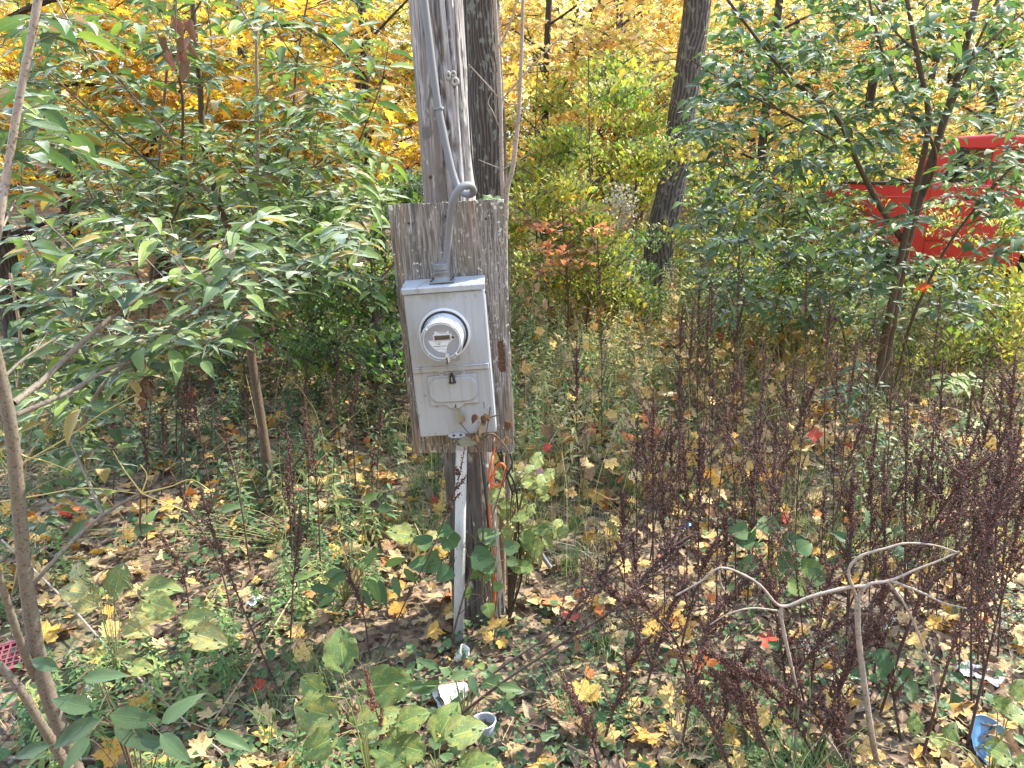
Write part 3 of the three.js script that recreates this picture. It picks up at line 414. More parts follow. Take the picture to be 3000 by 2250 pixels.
{ // orange cord: hangs from behind the board, loops once, runs to the ground
  const pts = path([[1450, 1325], [1441, 1350], [1433, 1385], [1436, 1410], [1452, 1423], [1468, 1412], [1478, 1385], [1479, 1362], [1470, 1352], [1456, 1365], [1444, 1395], [1436, 1440], [1434, 1480], [1437, 1540], [1443, 1590], [1447, 1650], [1450, 1700], [1448, 1760], [1442, 1812], [1436, 1838]], 2.66); pts.forEach((p, i) => { p.z += i > 4 && i < 9 ? 0.02 : 0; });
  pts[0].z = -2.745; const base = onGround(1436, 1838), t = thing('extension_cord', 'orange cord looped once under the board and hanging to the ground beside the pole', 'cord', base);
  part('cord', tube(local(pts, base), 0.0052, 0.0052, 8, 150), std([0.62, 0.14, 0.04], 0.5), t);
  const bk = [[[1458, 1325], [1466, 1345], [1478, 1380], [1490, 1410], [1503, 1450]], [[1468, 1322], [1472, 1350], [1482, 1372], [1500, 1400], [1512, 1440], [1518, 1500], [1520, 1570], [1524, 1640]], [[1527, 1665], [1526, 1700], [1515, 1740], [1500, 1775], [1485, 1800]], [[1495, 1330], [1500, 1360], [1480, 1400], [1465, 1430], [1445, 1445]]];
  bk.forEach((b, i) => { const g = onGround(b[b.length - 1][0], b[b.length - 1][1] + 120); solo('cable', tube(path(b, 2.70), 0.0045, 0.0045, 6, 40), std([0.018, 0.018, 0.02], 0.5), ['short black cable end sticking out below the board beside the orange cord', 'long black cable dropping from the board through pale leaves', 'black cable bending into leaf litter right of the pole foot', 'thin black cable curving behind the orange loop'][i], 'cable'); });
  const gw = path([[1575, 1600], [1590, 1630], [1612, 1662]], 2.9); solo('conduit_stub', tube(gw, 0.010, 0.010, 10, 8), std([0.20, 0.22, 0.25], 0.5), 'short blue grey pipe stub leaning out of the leaves right of the pole', 'pipe');
  const post = path([[1470, 1335], [1478, 1420], [1480, 1500]], 2.95); post[2].y = 0; solo('wood_strip', tube([post[0], V(post[0].x, 0.4, -2.97), V(post[0].x, 0.0, -2.98)], 0.014, 0.016, 8, 10), std([0.27, 0.19, 0.13], 0.9), 'tan wooden strip standing behind the orange cord', 'wood strip');
}
// ------------------------------------------------------------------ the wood behind: sprays of leaves hung on trunks and limbs
function spray(list, nLeaf, R, size, seed, flat = 0.22, slim = 1) {
  const r = rngOf(seed), gs = [], cs = [];
  for (let i = 0; i < nLeaf; i++) {
    const g = list[(r() * list.length) | 0].clone(), a = r() * TAU, q = R * Math.sqrt(r()), s = size * (0.6 + 0.7 * r());
    g.scale(s, s, s * slim); g.rotateX((r() - 0.5) * 1.5); g.rotateZ(-0.15 - 0.7 * r()); g.rotateY(a + (r() - 0.5) * 1.4 + Math.PI); g.translate(Math.cos(a) * q, (r() - 0.5) * R * flat - q * q * 0.25, -Math.sin(a) * q);
    const n = g.index ? g.toNonIndexed() : g, k = n.attributes.position.count, c = new Float32Array(k * 3), b = 0.55 + 0.75 * r(), h = (r() - 0.5) * 0.35; for (let j = 0; j < k; j++) { c[j * 3] = Math.min(1.3, b * (1 + h * 0.4)); c[j * 3 + 1] = b * (1 - h); c[j * 3 + 2] = b; }
    n.setAttribute('color', new THREE.BufferAttribute(c, 3)); gs.push(n);
  }
  const tw = []; for (let i = 0; i < 3; i++) { const a = r() * TAU; tw.push(tube([V(0, -0.05, 0), V(Math.cos(a) * R * 0.5, 0.03, -Math.sin(a) * R * 0.5), V(Math.cos(a) * R * 0.95, -R * 0.15, -Math.sin(a) * R * 0.95)], 0.005, 0.002, 3, 4)); }
  for (const t of tw) { const n = t.toNonIndexed(), k = n.attributes.position.count, c = new Float32Array(k * 3).fill(0.12); n.setAttribute('color', new THREE.BufferAttribute(c, 3)); gs.push(n); }
  return mergeGeometries(gs);
}
const starLite = [0, 1, 2].map((i) => mapleLeaf(STAR_SMALL, { ring: false, seed: i + 20, curl: 0.3, stalk: false, cup: 0.2 * (i - 1) }));
const blade2 = [0, 1].map((i) => bladeLeaf(ovate, { segs: 3, cols: 1, wave: 0, seed: i + 4, droop: 0.3 })), blade3 = [0, 1].map((i) => bladeLeaf(lance, { segs: 3, cols: 1, wave: 0, seed: i + 9, droop: 0.4 }));
const SPR = { maple: [1, 2, 3].map((s) => spray(starLite, 24, 0.38, 0.098, s)), fine: [4, 5, 6].map((s) => spray(blade2, 18, 0.3, 0.09, s, 0.6)), lance: [7, 8, 9].map((s) => spray(blade3, 18, 0.32, 0.13, s, 0.7)) };
const crownMat = new THREE.MeshPhysicalMaterial({ color: 0xffffff, vertexColors: true, roughness: 1, transmission: 0.6, thickness: 0, side: THREE.DoubleSide });
const crownGloss = new THREE.MeshPhysicalMaterial({ color: 0xffffff, vertexColors: true, roughness: 1, transmission: 0.4, thickness: 0, clearcoat: 0.4, clearcoatRoughness: 0.4, side: THREE.DoubleSide });
function scatter(name, geo, mat, mats, parent) { const im = new THREE.InstancedMesh(geo, mat, mats.length); im.name = name; im.userData.kind = 'stuff'; im.castShadow = im.receiveShadow = true; mats.forEach(([m, c], i) => { im.setMatrixAt(i, m); if (c) im.setColorAt(i, rgb(c)); }); (parent || scene).add(im); return im; }
const _q = new THREE.Quaternion(), _e = new THREE.Euler();
const place = (x, y, z, s, ry, rx = 0, rz = 0, sy = s) => new THREE.Matrix4().compose(V(x, y, z), _q.setFromEuler(_e.set(rx, ry, rz)).clone(), V(s, sy, s));
const tint = (cols, w, r) => { const c = cols[pick(r, w)], j = 0.75 + 0.5 * r(); return [c[0] * j, c[1] * j, c[2] * j]; };
const PAL = {
  gold: [[[0.82, 0.54, 0.04], [0.86, 0.64, 0.09], [0.68, 0.42, 0.03], [0.46, 0.48, 0.07], [0.76, 0.44, 0.07]], [4, 3.5, 1.5, 2.2, 0.8]],
  amber: [[[0.76, 0.50, 0.045], [0.82, 0.60, 0.08], [0.48, 0.47, 0.07], [0.66, 0.38, 0.045]], [3, 2, 1.5, 1]],
  orange: [[[0.86, 0.60, 0.12], [0.86, 0.68, 0.20], [0.78, 0.46, 0.10], [0.74, 0.70, 0.18]], [3, 3, 1.5, 2]],
  pale: [[[0.82, 0.62, 0.14], [0.80, 0.68, 0.22], [0.60, 0.60, 0.12], [0.80, 0.45, 0.12]], [3, 3, 2, 1]],
  lime: [[[0.36, 0.44, 0.06], [0.55, 0.52, 0.07], [0.22, 0.34, 0.05], [0.70, 0.52, 0.07]], [3, 3, 2, 1]],
  green: [[[0.10, 0.20, 0.04], [0.16, 0.27, 0.05], [0.07, 0.15, 0.04], [0.34, 0.38, 0.06]], [3, 3, 2, 1]],
  deep: [[[0.06, 0.13, 0.04], [0.09, 0.18, 0.045], [0.05, 0.10, 0.035]], [2, 2, 1]],
  rose: [[[0.62, 0.26, 0.10], [0.60, 0.36, 0.14], [0.50, 0.20, 0.09]], [2, 2, 1]],
};
let treeSeed = 100;
const ORD = ['first', 'second', 'third', 'fourth', 'fifth', 'sixth', 'seventh', 'eighth', 'ninth', 'tenth', 'eleventh', 'twelfth', 'thirteenth', 'fourteenth', 'fifteenth', 'sixteenth', 'seventeenth', 'eighteenth', 'nineteenth'];
const TENS = ['', '', 'twenty', 'thirty', 'forty', 'fifty', 'sixty', 'seventy', 'eighty', 'ninety'], count = (n) => n <= 19 ? ORD[n - 1] : n === 100 ? 'hundredth' : n > 100 ? 'hundred and ' + count(n - 100) : n % 10 ? TENS[Math.floor(n / 10)] + '-' + ORD[n % 10 - 1] : TENS[n / 10].slice(0, -1) + 'ieth', nth = (xs, x) => count([...xs].sort((a, b) => a - b).indexOf(x) + 1);
// px where the foot stands in the view, d how far off; crown of n sprays between heights y0 and y1 within R
function tree(name, label, px, d, { tr = 0.08, h = 9, lean = 0, pal = 'gold', y0 = 1.2, y1 = 6, R = 1.8, n = 260, set = SPR.maple, bark = M.barkFar, limbs = 7, size = 1, group, x, z, bend = 0.2, radial = 9 }) {
  const r = rngOf(treeSeed++), p = x === undefined ? at(px, 800, d) : V(x, 0, z); p.y = terrain(p.x, p.z) - 0.05;
  const t = thing(name, label, 'tree', p, group), top = V(lean * h, h, (r() - 0.5) * 0.6), pts = [V(0, 0, 0), V(lean * h * 0.3 + (r() - 0.5) * bend, h * 0.3, 0), V(lean * h * 0.65 + (r() - 0.5) * bend, h * 0.65, top.z * 0.5), top];
  const c = new THREE.CatmullRomCurve3(pts);
  part('trunk', tube(pts, tr, tr * 0.35, radial, 24, (q) => tr * (lerp(1, 0.4, q) + 0.45 * Math.exp(-q * 26))), bark, t);
  const ends = [];
  for (let i = 0; i < limbs; i++) {
    const y = lerp(y0, y1, (i + 0.4 * r()) / limbs) * 0.9, a = i * 2.4 + r(), s = c.getPoint(clamp(y / h, 0.05, 0.95)), L = R * (0.55 + 0.5 * r());
    const e = V(s.x + Math.cos(a) * L, s.y + L * (0.1 + 0.5 * r()), s.z - Math.sin(a) * L), m = s.clone().lerp(e, 0.5); m.y += 0.12 * L; const lr = clamp(tr * 0.3, 0.008, 0.05);
    part('limb', tube([s, m, e], lr, lr * 0.3, 5, 8), bark, t); ends.push([s, m, e]);
  }
  const list = []; let k = 0;
  while (list.length < n) {
    const [s, m, e] = ends[k++ % Math.max(1, ends.length)] || [V(0, y0, 0), V(0, y0, 0), V(0, y1, 0)], q = 0.25 + 0.75 * Math.sqrt(r()), b = q < 0.5 ? s.clone().lerp(m, q * 2) : m.clone().lerp(e, q * 2 - 1), w = R * 0.34;
    b.x += (r() + r() - 1) * w; b.z += (r() + r() - 1) * w; b.y += (r() + r() - 1) * w * 0.75; if (b.y < 0.25) continue;
    list.push([place(b.x, b.y, b.z, size * (0.75 + 0.5 * r()), r() * TAU, (r() - 0.5) * 0.5, (r() - 0.5) * 0.5), tint(...PAL[pal], r)]);
  }
  const per = Math.ceil(list.length / set.length); for (let i = 0; i < set.length; i++) { const own = list.slice(i * per, (i + 1) * per); if (own.length) scatter('crown', set[i], set === SPR.maple ? crownMat : crownGloss, own, t); }
  return t;
}
// trunks that can be told apart
{
  const p = at(1424, 560, 5.2), b = V(p.x + 0.02, terrain(p.x, p.z) - 0.05, p.z), t = thing('maple_tree', 'thick dark maple trunk with lichen spots standing just behind the grey pole', 'tree', b);
  const r = rngOf(3); part('trunk', tube([V(0.03, 0, 0), V(0.02, 1, 0), V(0.0, 2, 0), V(-0.06, 3.4, 0), V(-0.1, 6, 0.2), V(-0.1, 9, 0.4)], 0.135, 0.1, 28, 60, (q) => 0.128 - 0.03 * q + 0.06 * Math.exp(-q * 30) + 0.004 * noise(q * 60, 3)), M.barkDark, t);
  part('trunk', tube([V(-0.12, 0, 0.04), V(-0.13, 1, 0.03), V(-0.14, 2, 0.0), V(-0.22, 3.2, -0.1), V(-0.5, 6, -0.2)], 0.055, 0.03, 14, 30), M.barkDark, t, 'thinner second trunk');
  const list = []; for (let i = 0; i < 45; i++) { const a = r() * TAU, q = 2.2 * Math.sqrt(r()); list.push([place(Math.cos(a) * q - 0.8, 4.6 + 3.6 * r(), Math.sin(a) * q, 1, r() * TAU, (r() - 0.5) * 0.5), tint(...PAL.gold, r)]); } scatter('crown', SPR.maple[0], crownMat, list, t);
}
{
  const b = at(1925, 770, 8.6); b.y = terrain(b.x, b.z) - 0.1; const q = [[1925, 800], [1935, 690], [1965, 560], [1985, 430], [2010, 260], [2035, 80], [2060, -150]].map(([x, y]) => at(x, y, 8.6)); q.unshift(b.clone());
  const t = thing('leaning_tree', 'grey barked tree trunk leaning right in the middle distance between pole and green shrub', 'tree', b), r = rngOf(7);
  part('trunk', tube(local(q, b), 0.17, 0.14, 24, 60, (k) => 0.178 - 0.035 * k + 0.07 * Math.exp(-k * 16)), M.barkGrey, t);
  const list = [], top = q[q.length - 1].clone().sub(b); part('limb', tube([top, V(top.x + 0.4, top.y + 2, -0.3), V(top.x + 0.9, top.y + 4.5, 0)], 0.13, 0.06, 10), M.barkGrey, t);
  for (let i = 0; i < 140; i++) { const a = r() * TAU, k = 2.6 * Math.sqrt(r()); if (i < 70) list.push([place(top.x + 0.6 + Math.cos(a) * k, top.y + 0.9 + 3.5 * r(), Math.sin(a) * k, 1, r() * TAU, (r() - 0.5) * 0.5), tint(...PAL.pale, r)]); } scatter('crown', SPR.maple[1], crownMat, list, t);
}
// background trees, left to right
const G1 = 'young golden maples filling the wood behind';
tree('maple_tree', 'dark trunked maple with amber leaves at the far left edge', 25, 6.6, { tr: 0.12, pal: 'gold', R: 2.0, n: 170, y0: 1.3, y1: 4.2 });
tree('maple_tree', 'thin dark trunked maple with deep amber leaves behind the left sapling', 230, 8.4, { tr: 0.085, pal: 'gold', R: 2.2, n: 250, y0: 0.9, y1: 4.2 });
tree('maple_tree', 'golden maple behind the reddish dead leaves at upper left', 480, 9.4, { tr: 0.10, pal: 'gold', R: 2.3, n: 270, y0: 1.0, y1: 4.4 });
tree('maple_tree', 'golden orange maple above the left green shrub', 760, 8.8, { tr: 0.07, pal: 'gold', R: 2.1, n: 250, y0: 1.3, y1: 4.4 });
tree('maple_tree', 'bright yellow maple with thin dark limbs just left of the grey pole', 1080, 7.6, { tr: 0.05, pal: 'gold', R: 1.5, n: 200, y0: 1.7, y1: 4.2 });
tree('maple_tree', 'slim orange maple right of the trunk behind the pole', 1600, 9.6, { tr: 0.05, pal: 'orange', R: 1.8, n: 170, y0: 1.9, y1: 4.6 });
tree('maple_tree', 'thin dark stemmed maple with orange yellow leaves at the top centre', 1782, 10.5, { tr: 0.06, pal: 'orange', R: 1.8, n: 150, y0: 2.0, y1: 4.8, bark: M.barkDark });
tree('maple_tree', 'pale yellow maple seen right of the leaning tree', 2200, 11.5, { tr: 0.075, pal: 'pale', R: 2.0, n: 170, y0: 1.2, y1: 5 });
tree('maple_tree', 'pale yellow maple glowing behind the top of the right green tree', 2480, 12.5, { tr: 0.09, pal: 'pale', R: 2.0, n: 150, y0: 1.0, y1: 4.8 });
tree('maple_tree', 'yellow maple behind the red pickup', 2800, 12.0, { tr: 0.09, pal: 'pale', R: 2.1, n: 160, y0: 0.8, y1: 4.8 });
tree('maple_tree', 'pale orange maple at the far right edge', 3060, 11.2, { tr: 0.08, pal: 'pale', R: 2.0, n: 150, y0: 0.8, y1: 4.8 });
// slim bare trunks of the wood: alike, one group
{
  const xs = [[120, 13], [330, 15], [420, 11.5], [560, 14], [690, 16], [880, 13.5], [990, 17], [1120, 12.5], [1640, 14], [1722, 17], [1745, 13], [1860, 16], [2110, 14.5], [2270, 17], [2335, 13.5], [2420, 16], [2620, 15], [2710, 18], [2900, 15.5]];
  xs.forEach(([px, d], i) => tree('slim_tree', `slim straight dark trunk deep in the wood, ${nth(xs.map((q) => q[0]), px)} of nineteen from the left`, px, d, { tr: 0.055 + 0.05 * ((i * 7) % 5) / 5, h: 11, pal: px < 1200 ? 'gold' : px < 2000 ? 'orange' : 'pale', R: 1.9, n: 80, y0: 1.6, y1: 5, lean: 0.02 * (((i * 5) % 7) - 3), limbs: 6, group: 'slim trunks deep in the autumn wood' }));
}
// shrubs of the middle distance
const bush = (label, px, d, o) => { const t = tree('shrub', label, px, d, { tr: 0.014, h: (o.y1 || 2) * 0.95, limbs: 9, bark: M.stemBrown, size: 0.85, y0: 0.3, radial: 5, ...o }); t.userData.category = 'shrub'; return t; };
bush('tall yellow green shrub standing in the middle distance right of the pole', 1710, 7.0, { pal: 'lime', R: 0.85, n: 400, y1: 2.9, set: SPR.fine, size: 0.75 });
bush('mixed green and yellow shrub between the pole and the tall yellow green shrub', 1590, 7.6, { pal: 'lime', R: 0.6, n: 150, y1: 2.1, set: SPR.fine, size: 0.75 });
bush('low green shrub at the foot of the leaning tree', 1800, 7.4, { pal: 'green', R: 0.55, n: 90, y1: 0.9, set: SPR.fine, size: 0.75 });
bush('small rose orange maple seedling in front of the tall yellow green shrub', 1640, 6.4, { pal: 'rose', R: 0.45, n: 22, y0: 0.9, y1: 1.6, size: 0.6 });
bush('dense green shrub left of the grey pole', 1075, 5.2, { pal: 'green', R: 0.7, n: 240, y1: 1.9, set: SPR.fine, size: 0.8 });
bush('deep green shrub between the left thicket and the pole', 880, 6.0, { pal: 'green', R: 0.9, n: 200, y1: 1.6, set: SPR.fine });
bush('green shrub in the shade behind the left thicket', 640, 6.8, { pal: 'green', R: 1.0, n: 130, y0: 0.8, y1: 1.9, set: SPR.fine });
bush('bright lime shrub behind the right green tree', 2290, 9.2, { pal: 'lime', R: 1.1, n: 260, y1: 1.9, set: SPR.fine });
bush('sunlit yellow green shrub behind the right tree crown', 2480, 9.6, { pal: 'lime', R: 1.0, n: 200, y1: 1.8, set: SPR.fine });
bush('sunlit lime weeds and brambles in front of the red pickup at the right edge', 2960, 6.0, { pal: 'lime', R: 0.7, n: 130, y1: 0.8, y0: 0.1, set: SPR.fine, size: 0.7 });
bush('low lime bramble under the right tree crown', 2330, 7.0, { pal: 'lime', R: 0.8, n: 120, y1: 0.8, y0: 0.1, set: SPR.fine, size: 0.7 });
bush('green leafy shrub in front of the tail of the red pickup', 2340, 6.9, { pal: 'green', R: 0.8, n: 130, y0: 0.3, y1: 1.3, set: SPR.fine, size: 0.75 });
bush('green shrub in front of the front wheel of the red pickup', 2900, 6.9, { pal: 'lime', R: 0.6, n: 90, y0: 0.3, y1: 1.5, set: SPR.fine, size: 0.75 });
bush('yellow green shrub filling the gap between the tall shrub and the leaning tree', 1850, 9.2, { pal: 'lime', R: 0.9, n: 260, y1: 2.6, set: SPR.fine, size: 0.75 });
bush('pale yellow green shrub behind the bare saplings', 1570, 8.6, { pal: 'lime', R: 0.8, n: 220, y0: 0.6, y1: 2.9, set: SPR.fine, size: 0.75 });
// the wood further off, one mass
{
  const r = rngOf(77), list = [], list2 = [];
  for (let i = 0; i < 7600; i++) { const d = 17 + 26 * Math.pow(r(), 0.9), x = (r() * 2 - 1) * d * 1.0, y = terrain(x, -d) + 0.3 + 11 * Math.pow(r(), 1.2), u = x / d; const pal = u < -0.2 ? (r() < 0.35 ? 'lime' : 'gold') : u < 0.2 ? (r() < 0.4 ? 'lime' : 'orange') : (r() < 0.3 ? 'lime' : 'pale'); (i % 2 ? list : list2).push([place(x, y, -d, 1.7 + 1.1 * r(), r() * TAU, (r() - 0.5) * 0.6, (r() - 0.5) * 0.6), tint(...PAL[y < 1.4 ? 'green' : pal], r)]); }
  const g = new THREE.Group(); g.name = 'far_wood'; scene.add(g); tag(g, 'far autumn wood of yellow and orange leaves closing the view', 'woodland', null, 'stuff');
  scatter('foliage', SPR.maple[0], crownMat, list, g); scatter('foliage', SPR.maple[2], crownMat, list2, g);
  const tr = []; for (let i = 0; i < 90; i++) { const d = 18 + 22 * r(), x = (r() * 2 - 1) * d * 0.95, b = V(x, terrain(x, -d), -d); tr.push(tube([b, V(x + (r() - 0.5) * 0.8, 5, -d), V(x + (r() - 0.5) * 1.5, 13, -d)], 0.08 + 0.14 * r(), 0.06, 6, 5)); }
  const tm = part('trunks', merged(tr), M.barkFar, g); tm.userData.kind = 'stuff';
}
// overhead lines far behind
[[[1440, 205], [1800, 168], [2160, 140], [2600, 110]], [[1440, 222], [1800, 190], [2160, 160], [2600, 132]]].forEach((l, i) => solo('overhead_wire', tube(path(l, 9.4), 0.006, 0.006, 5, 20), std([0.03, 0.03, 0.03], 0.6), ['upper thin dark overhead wire crossing behind the pole and the leaning tree', 'lower thin dark overhead wire crossing behind the pole and the leaning tree'][i], 'wire'));
// ------------------------------------------------------------------ the red pickup behind the right tree
{
  const foot = at(2668, 700, 8.5); foot.y = terrain(foot.x, foot.z); const t = thing('pickup_truck', 'red pickup truck parked in the weeds behind the right green tree', 'pickup truck', foot); t.rotation.y = -0.45;
  const red = std([0.5, 0.02, 0.02], 0.4, { clearcoat: 0.5, clearcoatRoughness: 0.1 }), black = std([0.016, 0.016, 0.017], 0.6), W = 1.72;
  const prof = (pts, arches) => { const s = new THREE.Shape(); s.moveTo(...pts[0]); for (const p of pts.slice(1)) { if (p.length === 4) s.absarc(p[0], p[1], p[2], Math.PI, 0, true); else s.lineTo(p[0], p[1]); } return s; };
  const solid = (pts, w, bev, z0 = 0) => new THREE.ExtrudeGeometry(prof(pts), { depth: w - 2 * bev, bevelEnabled: true, bevelSize: bev, bevelThickness: bev, bevelSegments: 3, curveSegments: 16 }).translate(0, 0, -w + bev + z0);
  const bed = part('bed', merged([solid([[-1.08, 0.62], [-1.04, 0.62], [-0.58, 0.55, 0.44, 1], [-0.04, 0.55], [-0.04, 1.40], [-1.08, 1.40]], 0.09, 0.02), solid([[-1.08, 0.62], [-0.04, 0.62], [-0.04, 1.40], [-1.08, 1.40]], 0.09, 0.02, -W + 0.09), boxAt(0.06, 0.7, W - 0.1, -1.05, 1.04, -W / 2), boxAt(1.0, 0.06, W - 0.1, -0.56, 0.72, -W / 2)]), red, t);
  part('bed_rail', merged([boxAt(1.05, 0.035, 0.11, -0.56, 1.42, -0.045, 0.01), boxAt(1.05, 0.035, 0.11, -0.56, 1.42, -W + 0.045, 0.01)]), black, bed, 'black plastic bed rail cap');
  part('crease', boxAt(0.99, 0.012, 0.008, -0.56, 1.27, 0.004, 0.003), std([0.6, 0.08, 0.07], 0.3), bed);
  part('cab', solid([[0, 0.5], [1.07, 0.5], [1.5, 0.55, 0.43, 1], [2.5, 0.5], [2.55, 1.05], [2.45, 1.22], [1.55, 1.36], [0, 1.42]], W, 0.03), red, t);
  const door = part('door', solid([[0.16, 0.6], [1.06, 0.6], [1.2, 1.38], [0.12, 1.40]], 0.03, 0.006, 0.012), red, t); part('door_handle', boxAt(0.15, 0.03, 0.03, 0.3, 1.2, 0.02, 0.008), black, door); part('moulding', boxAt(0.95, 0.07, 0.02, 0.62, 0.82, 0.014, 0.006), std([0.42, 0.02, 0.02], 0.35), door);
  const ups = [[[-0.02, 1.40], [0.17, 1.40], [0.33, 1.82], [0.22, 1.86]], [[1.45, 1.36], [1.55, 1.36], [1.10, 1.86], [1.02, 1.84]], [[0.66, 1.4], [0.73, 1.4], [0.74, 1.84], [0.67, 1.84]]];
  const pil = []; for (const u of ups) for (const z of [0, -W + 0.08]) pil.push(solid(u, 0.08, 0.012, z - 0.03 * (z === 0 ? 1 : -1)));
  for (const g of pil) part('pillar', g, red, t); part('roof', solid([[0.20, 1.82], [1.12, 1.82], [1.05, 1.90], [0.62, 1.925], [0.27, 1.90]], W - 0.06, 0.03, -0.03), red, t);
  const gl = new THREE.MeshPhysicalMaterial({ color: rgb([0.55, 0.6, 0.58]), roughness: 0.03, transmission: 1, thickness: 0, side: THREE.DoubleSide });
  part('window', boxAt(0.52, 0.40, 0.006, 0.46, 1.62, -0.06), gl, t); part('window', boxAt(0.5, 0.40, 0.006, 0.95, 1.62, -0.06), gl, t);
  part('window_seal', solid([[0.19, 1.405], [0.225, 1.405], [0.375, 1.82], [0.34, 1.82]], 0.02, 0.004, -0.015), black, t);
  part('seat', merged([boxAt(0.18, 0.62, 1.3, 0.36, 1.3, -W / 2, 0.05), boxAt(0.14, 0.22, 0.3, 0.4, 1.68, -0.45, 0.04)]), std([0.03, 0.03, 0.032], 0.9), t);
  part('mirror', boxAt(0.1, 0.17, 0.2, 1.28, 1.5, 0.10, 0.03), black, t); part('bumper', boxAt(0.12, 0.18, W, -1.16, 0.68, -W / 2, 0.03), std([0.5, 0.5, 0.52], 0.3, { metalness: 0.9 }), t); part('underside', boxAt(3.1, 0.2, W - 0.3, 0.6, 0.5, -W / 2), black, t);
  for (const x of [-0.58, 1.5]) for (const z of [-0.12, -W + 0.12]) { const w = part('wheel', new THREE.TorusGeometry(0.27, 0.105, 14, 36).scale(1, 1, 1.15).translate(x, 0.375, z), std([0.018, 0.018, 0.019], 0.9), t); part('rim', merged([cylAt(0.19, 0.19, 0.14, x, 0.375, z, 'z', 28), cylAt(0.06, 0.07, 0.17, x, 0.375, z, 'z', 16)]), std([0.32, 0.32, 0.34], 0.35, { metalness: 0.8 }), w); }
}
// ------------------------------------------------------------------ the green thicket on the left
const GW = [1.5, 2.5, 4, 0.8, 6, 6, 1.5, 0.7];
{ // sapling at the lower left, with long branches reaching right
  const b = onGround(235, 2330), stems = [
    { pts: [b, ...path([[215, 2230, 1.86], [150, 2060, 1.84], [118, 1950, 1.82], [85, 1760, 1.8], [62, 1560, 1.78], [48, 1400, 1.76], [30, 1240, 1.74], [-10, 1050, 1.72], [-70, 800, 1.7]])], r0: 0.026, r1: 0.013, mat: M.stemGrey, name: 'trunk' },
    { pts: path([[75, 1740, 1.8], [160, 1640, 1.85], [250, 1550, 1.95], [330, 1490, 2.0], [410, 1445, 2.05]]), r0: 0.006, r1: 0.004, mat: M.stemGrey, name: 'branch' },
    { pts: path([[40, 1180, 1.75], [130, 1110, 1.85], [260, 985, 1.95], [400, 880, 2.05], [560, 810, 2.15], [690, 762, 2.25]]), r0: 0.009, r1: 0.004, mat: M.stemGrey, name: 'branch' },
    { pts: path([[50, 1215, 1.76], [200, 1150, 1.85], [310, 1085, 1.95], [470, 1030, 2.1], [640, 985, 2.2], [730, 930, 2.3]]), r0: 0.007, r1: 0.003, mat: M.stemGrey, name: 'branch' },
    { pts: path([[235, 1260, 2.1], [300, 1130, 2.15], [390, 1050, 2.25], [540, 935, 2.35], [690, 855, 2.45], [880, 780, 2.5], [1010, 720, 2.55]]), r0: 0.007, r1: 0.003, mat: M.stemGrey, name: 'branch' },
    { pts: path([[10, 1250, 1.75], [0, 1130, 1.74], [60, 1060, 1.8], [180, 980, 1.9]]), r0: 0.005, r1: 0.003, mat: M.stemGrey, name: 'branch' },
    { pts: path([[100, 1980, 1.82], [60, 1880, 1.75], [20, 1760, 1.7], [-30, 1600, 1.65]]), r0: 0.012, r1: 0.008, mat: M.stemGrey, name: 'branch' },
    { pts: path([[200, 2250, 1.8], [120, 2120, 1.75], [60, 2020, 1.72], [-20, 1930, 1.7]]), r0: 0.015, r1: 0.011, mat: M.stemGrey, name: 'branch' },
  ];
  woody('sapling', 'grey stemmed sapling at the lower left whose long leafy branches reach right', 'sapling', b, { seed: 11, kind: K.lance, stems, twigs: 120, size: 0.115, weights: GW, parts: 280, mat: M.stemGrey, reach: 0.45, hang: 0.3, target: area(20, 1050, 600, 1330, 1.95, 2.7, (x, y) => y < 1360 - 0.5 * x && y > 560) });
}
{ // left edge upright sapling
  const b = at(-90, 1500, 1.55); b.y = terrain(b.x, b.z); b.x -= 0.2;
  woody('sapling', 'smooth grey sapling stem crossing the upper left corner', 'sapling', b, { seed: 12, kind: K.lance, stems: [{ pts: [b, ...path([[-60, 1000, 1.56], [0, 640, 1.58], [22, 500, 1.6], [55, 300, 1.61], [88, 130, 1.62], [118, -40, 1.63], [150, -250, 1.64]])], r0: 0.011, r1: 0.0072, mat: M.stemPale, name: 'trunk' }], twigs: 16, size: 0.12, weights: [4, 3, 2, 3, 2, 1, 1, 1], parts: 80, mat: M.stemGrey, reach: 0.35, target: area(-40, 260, -60, 560, 1.6, 2.1) });
}
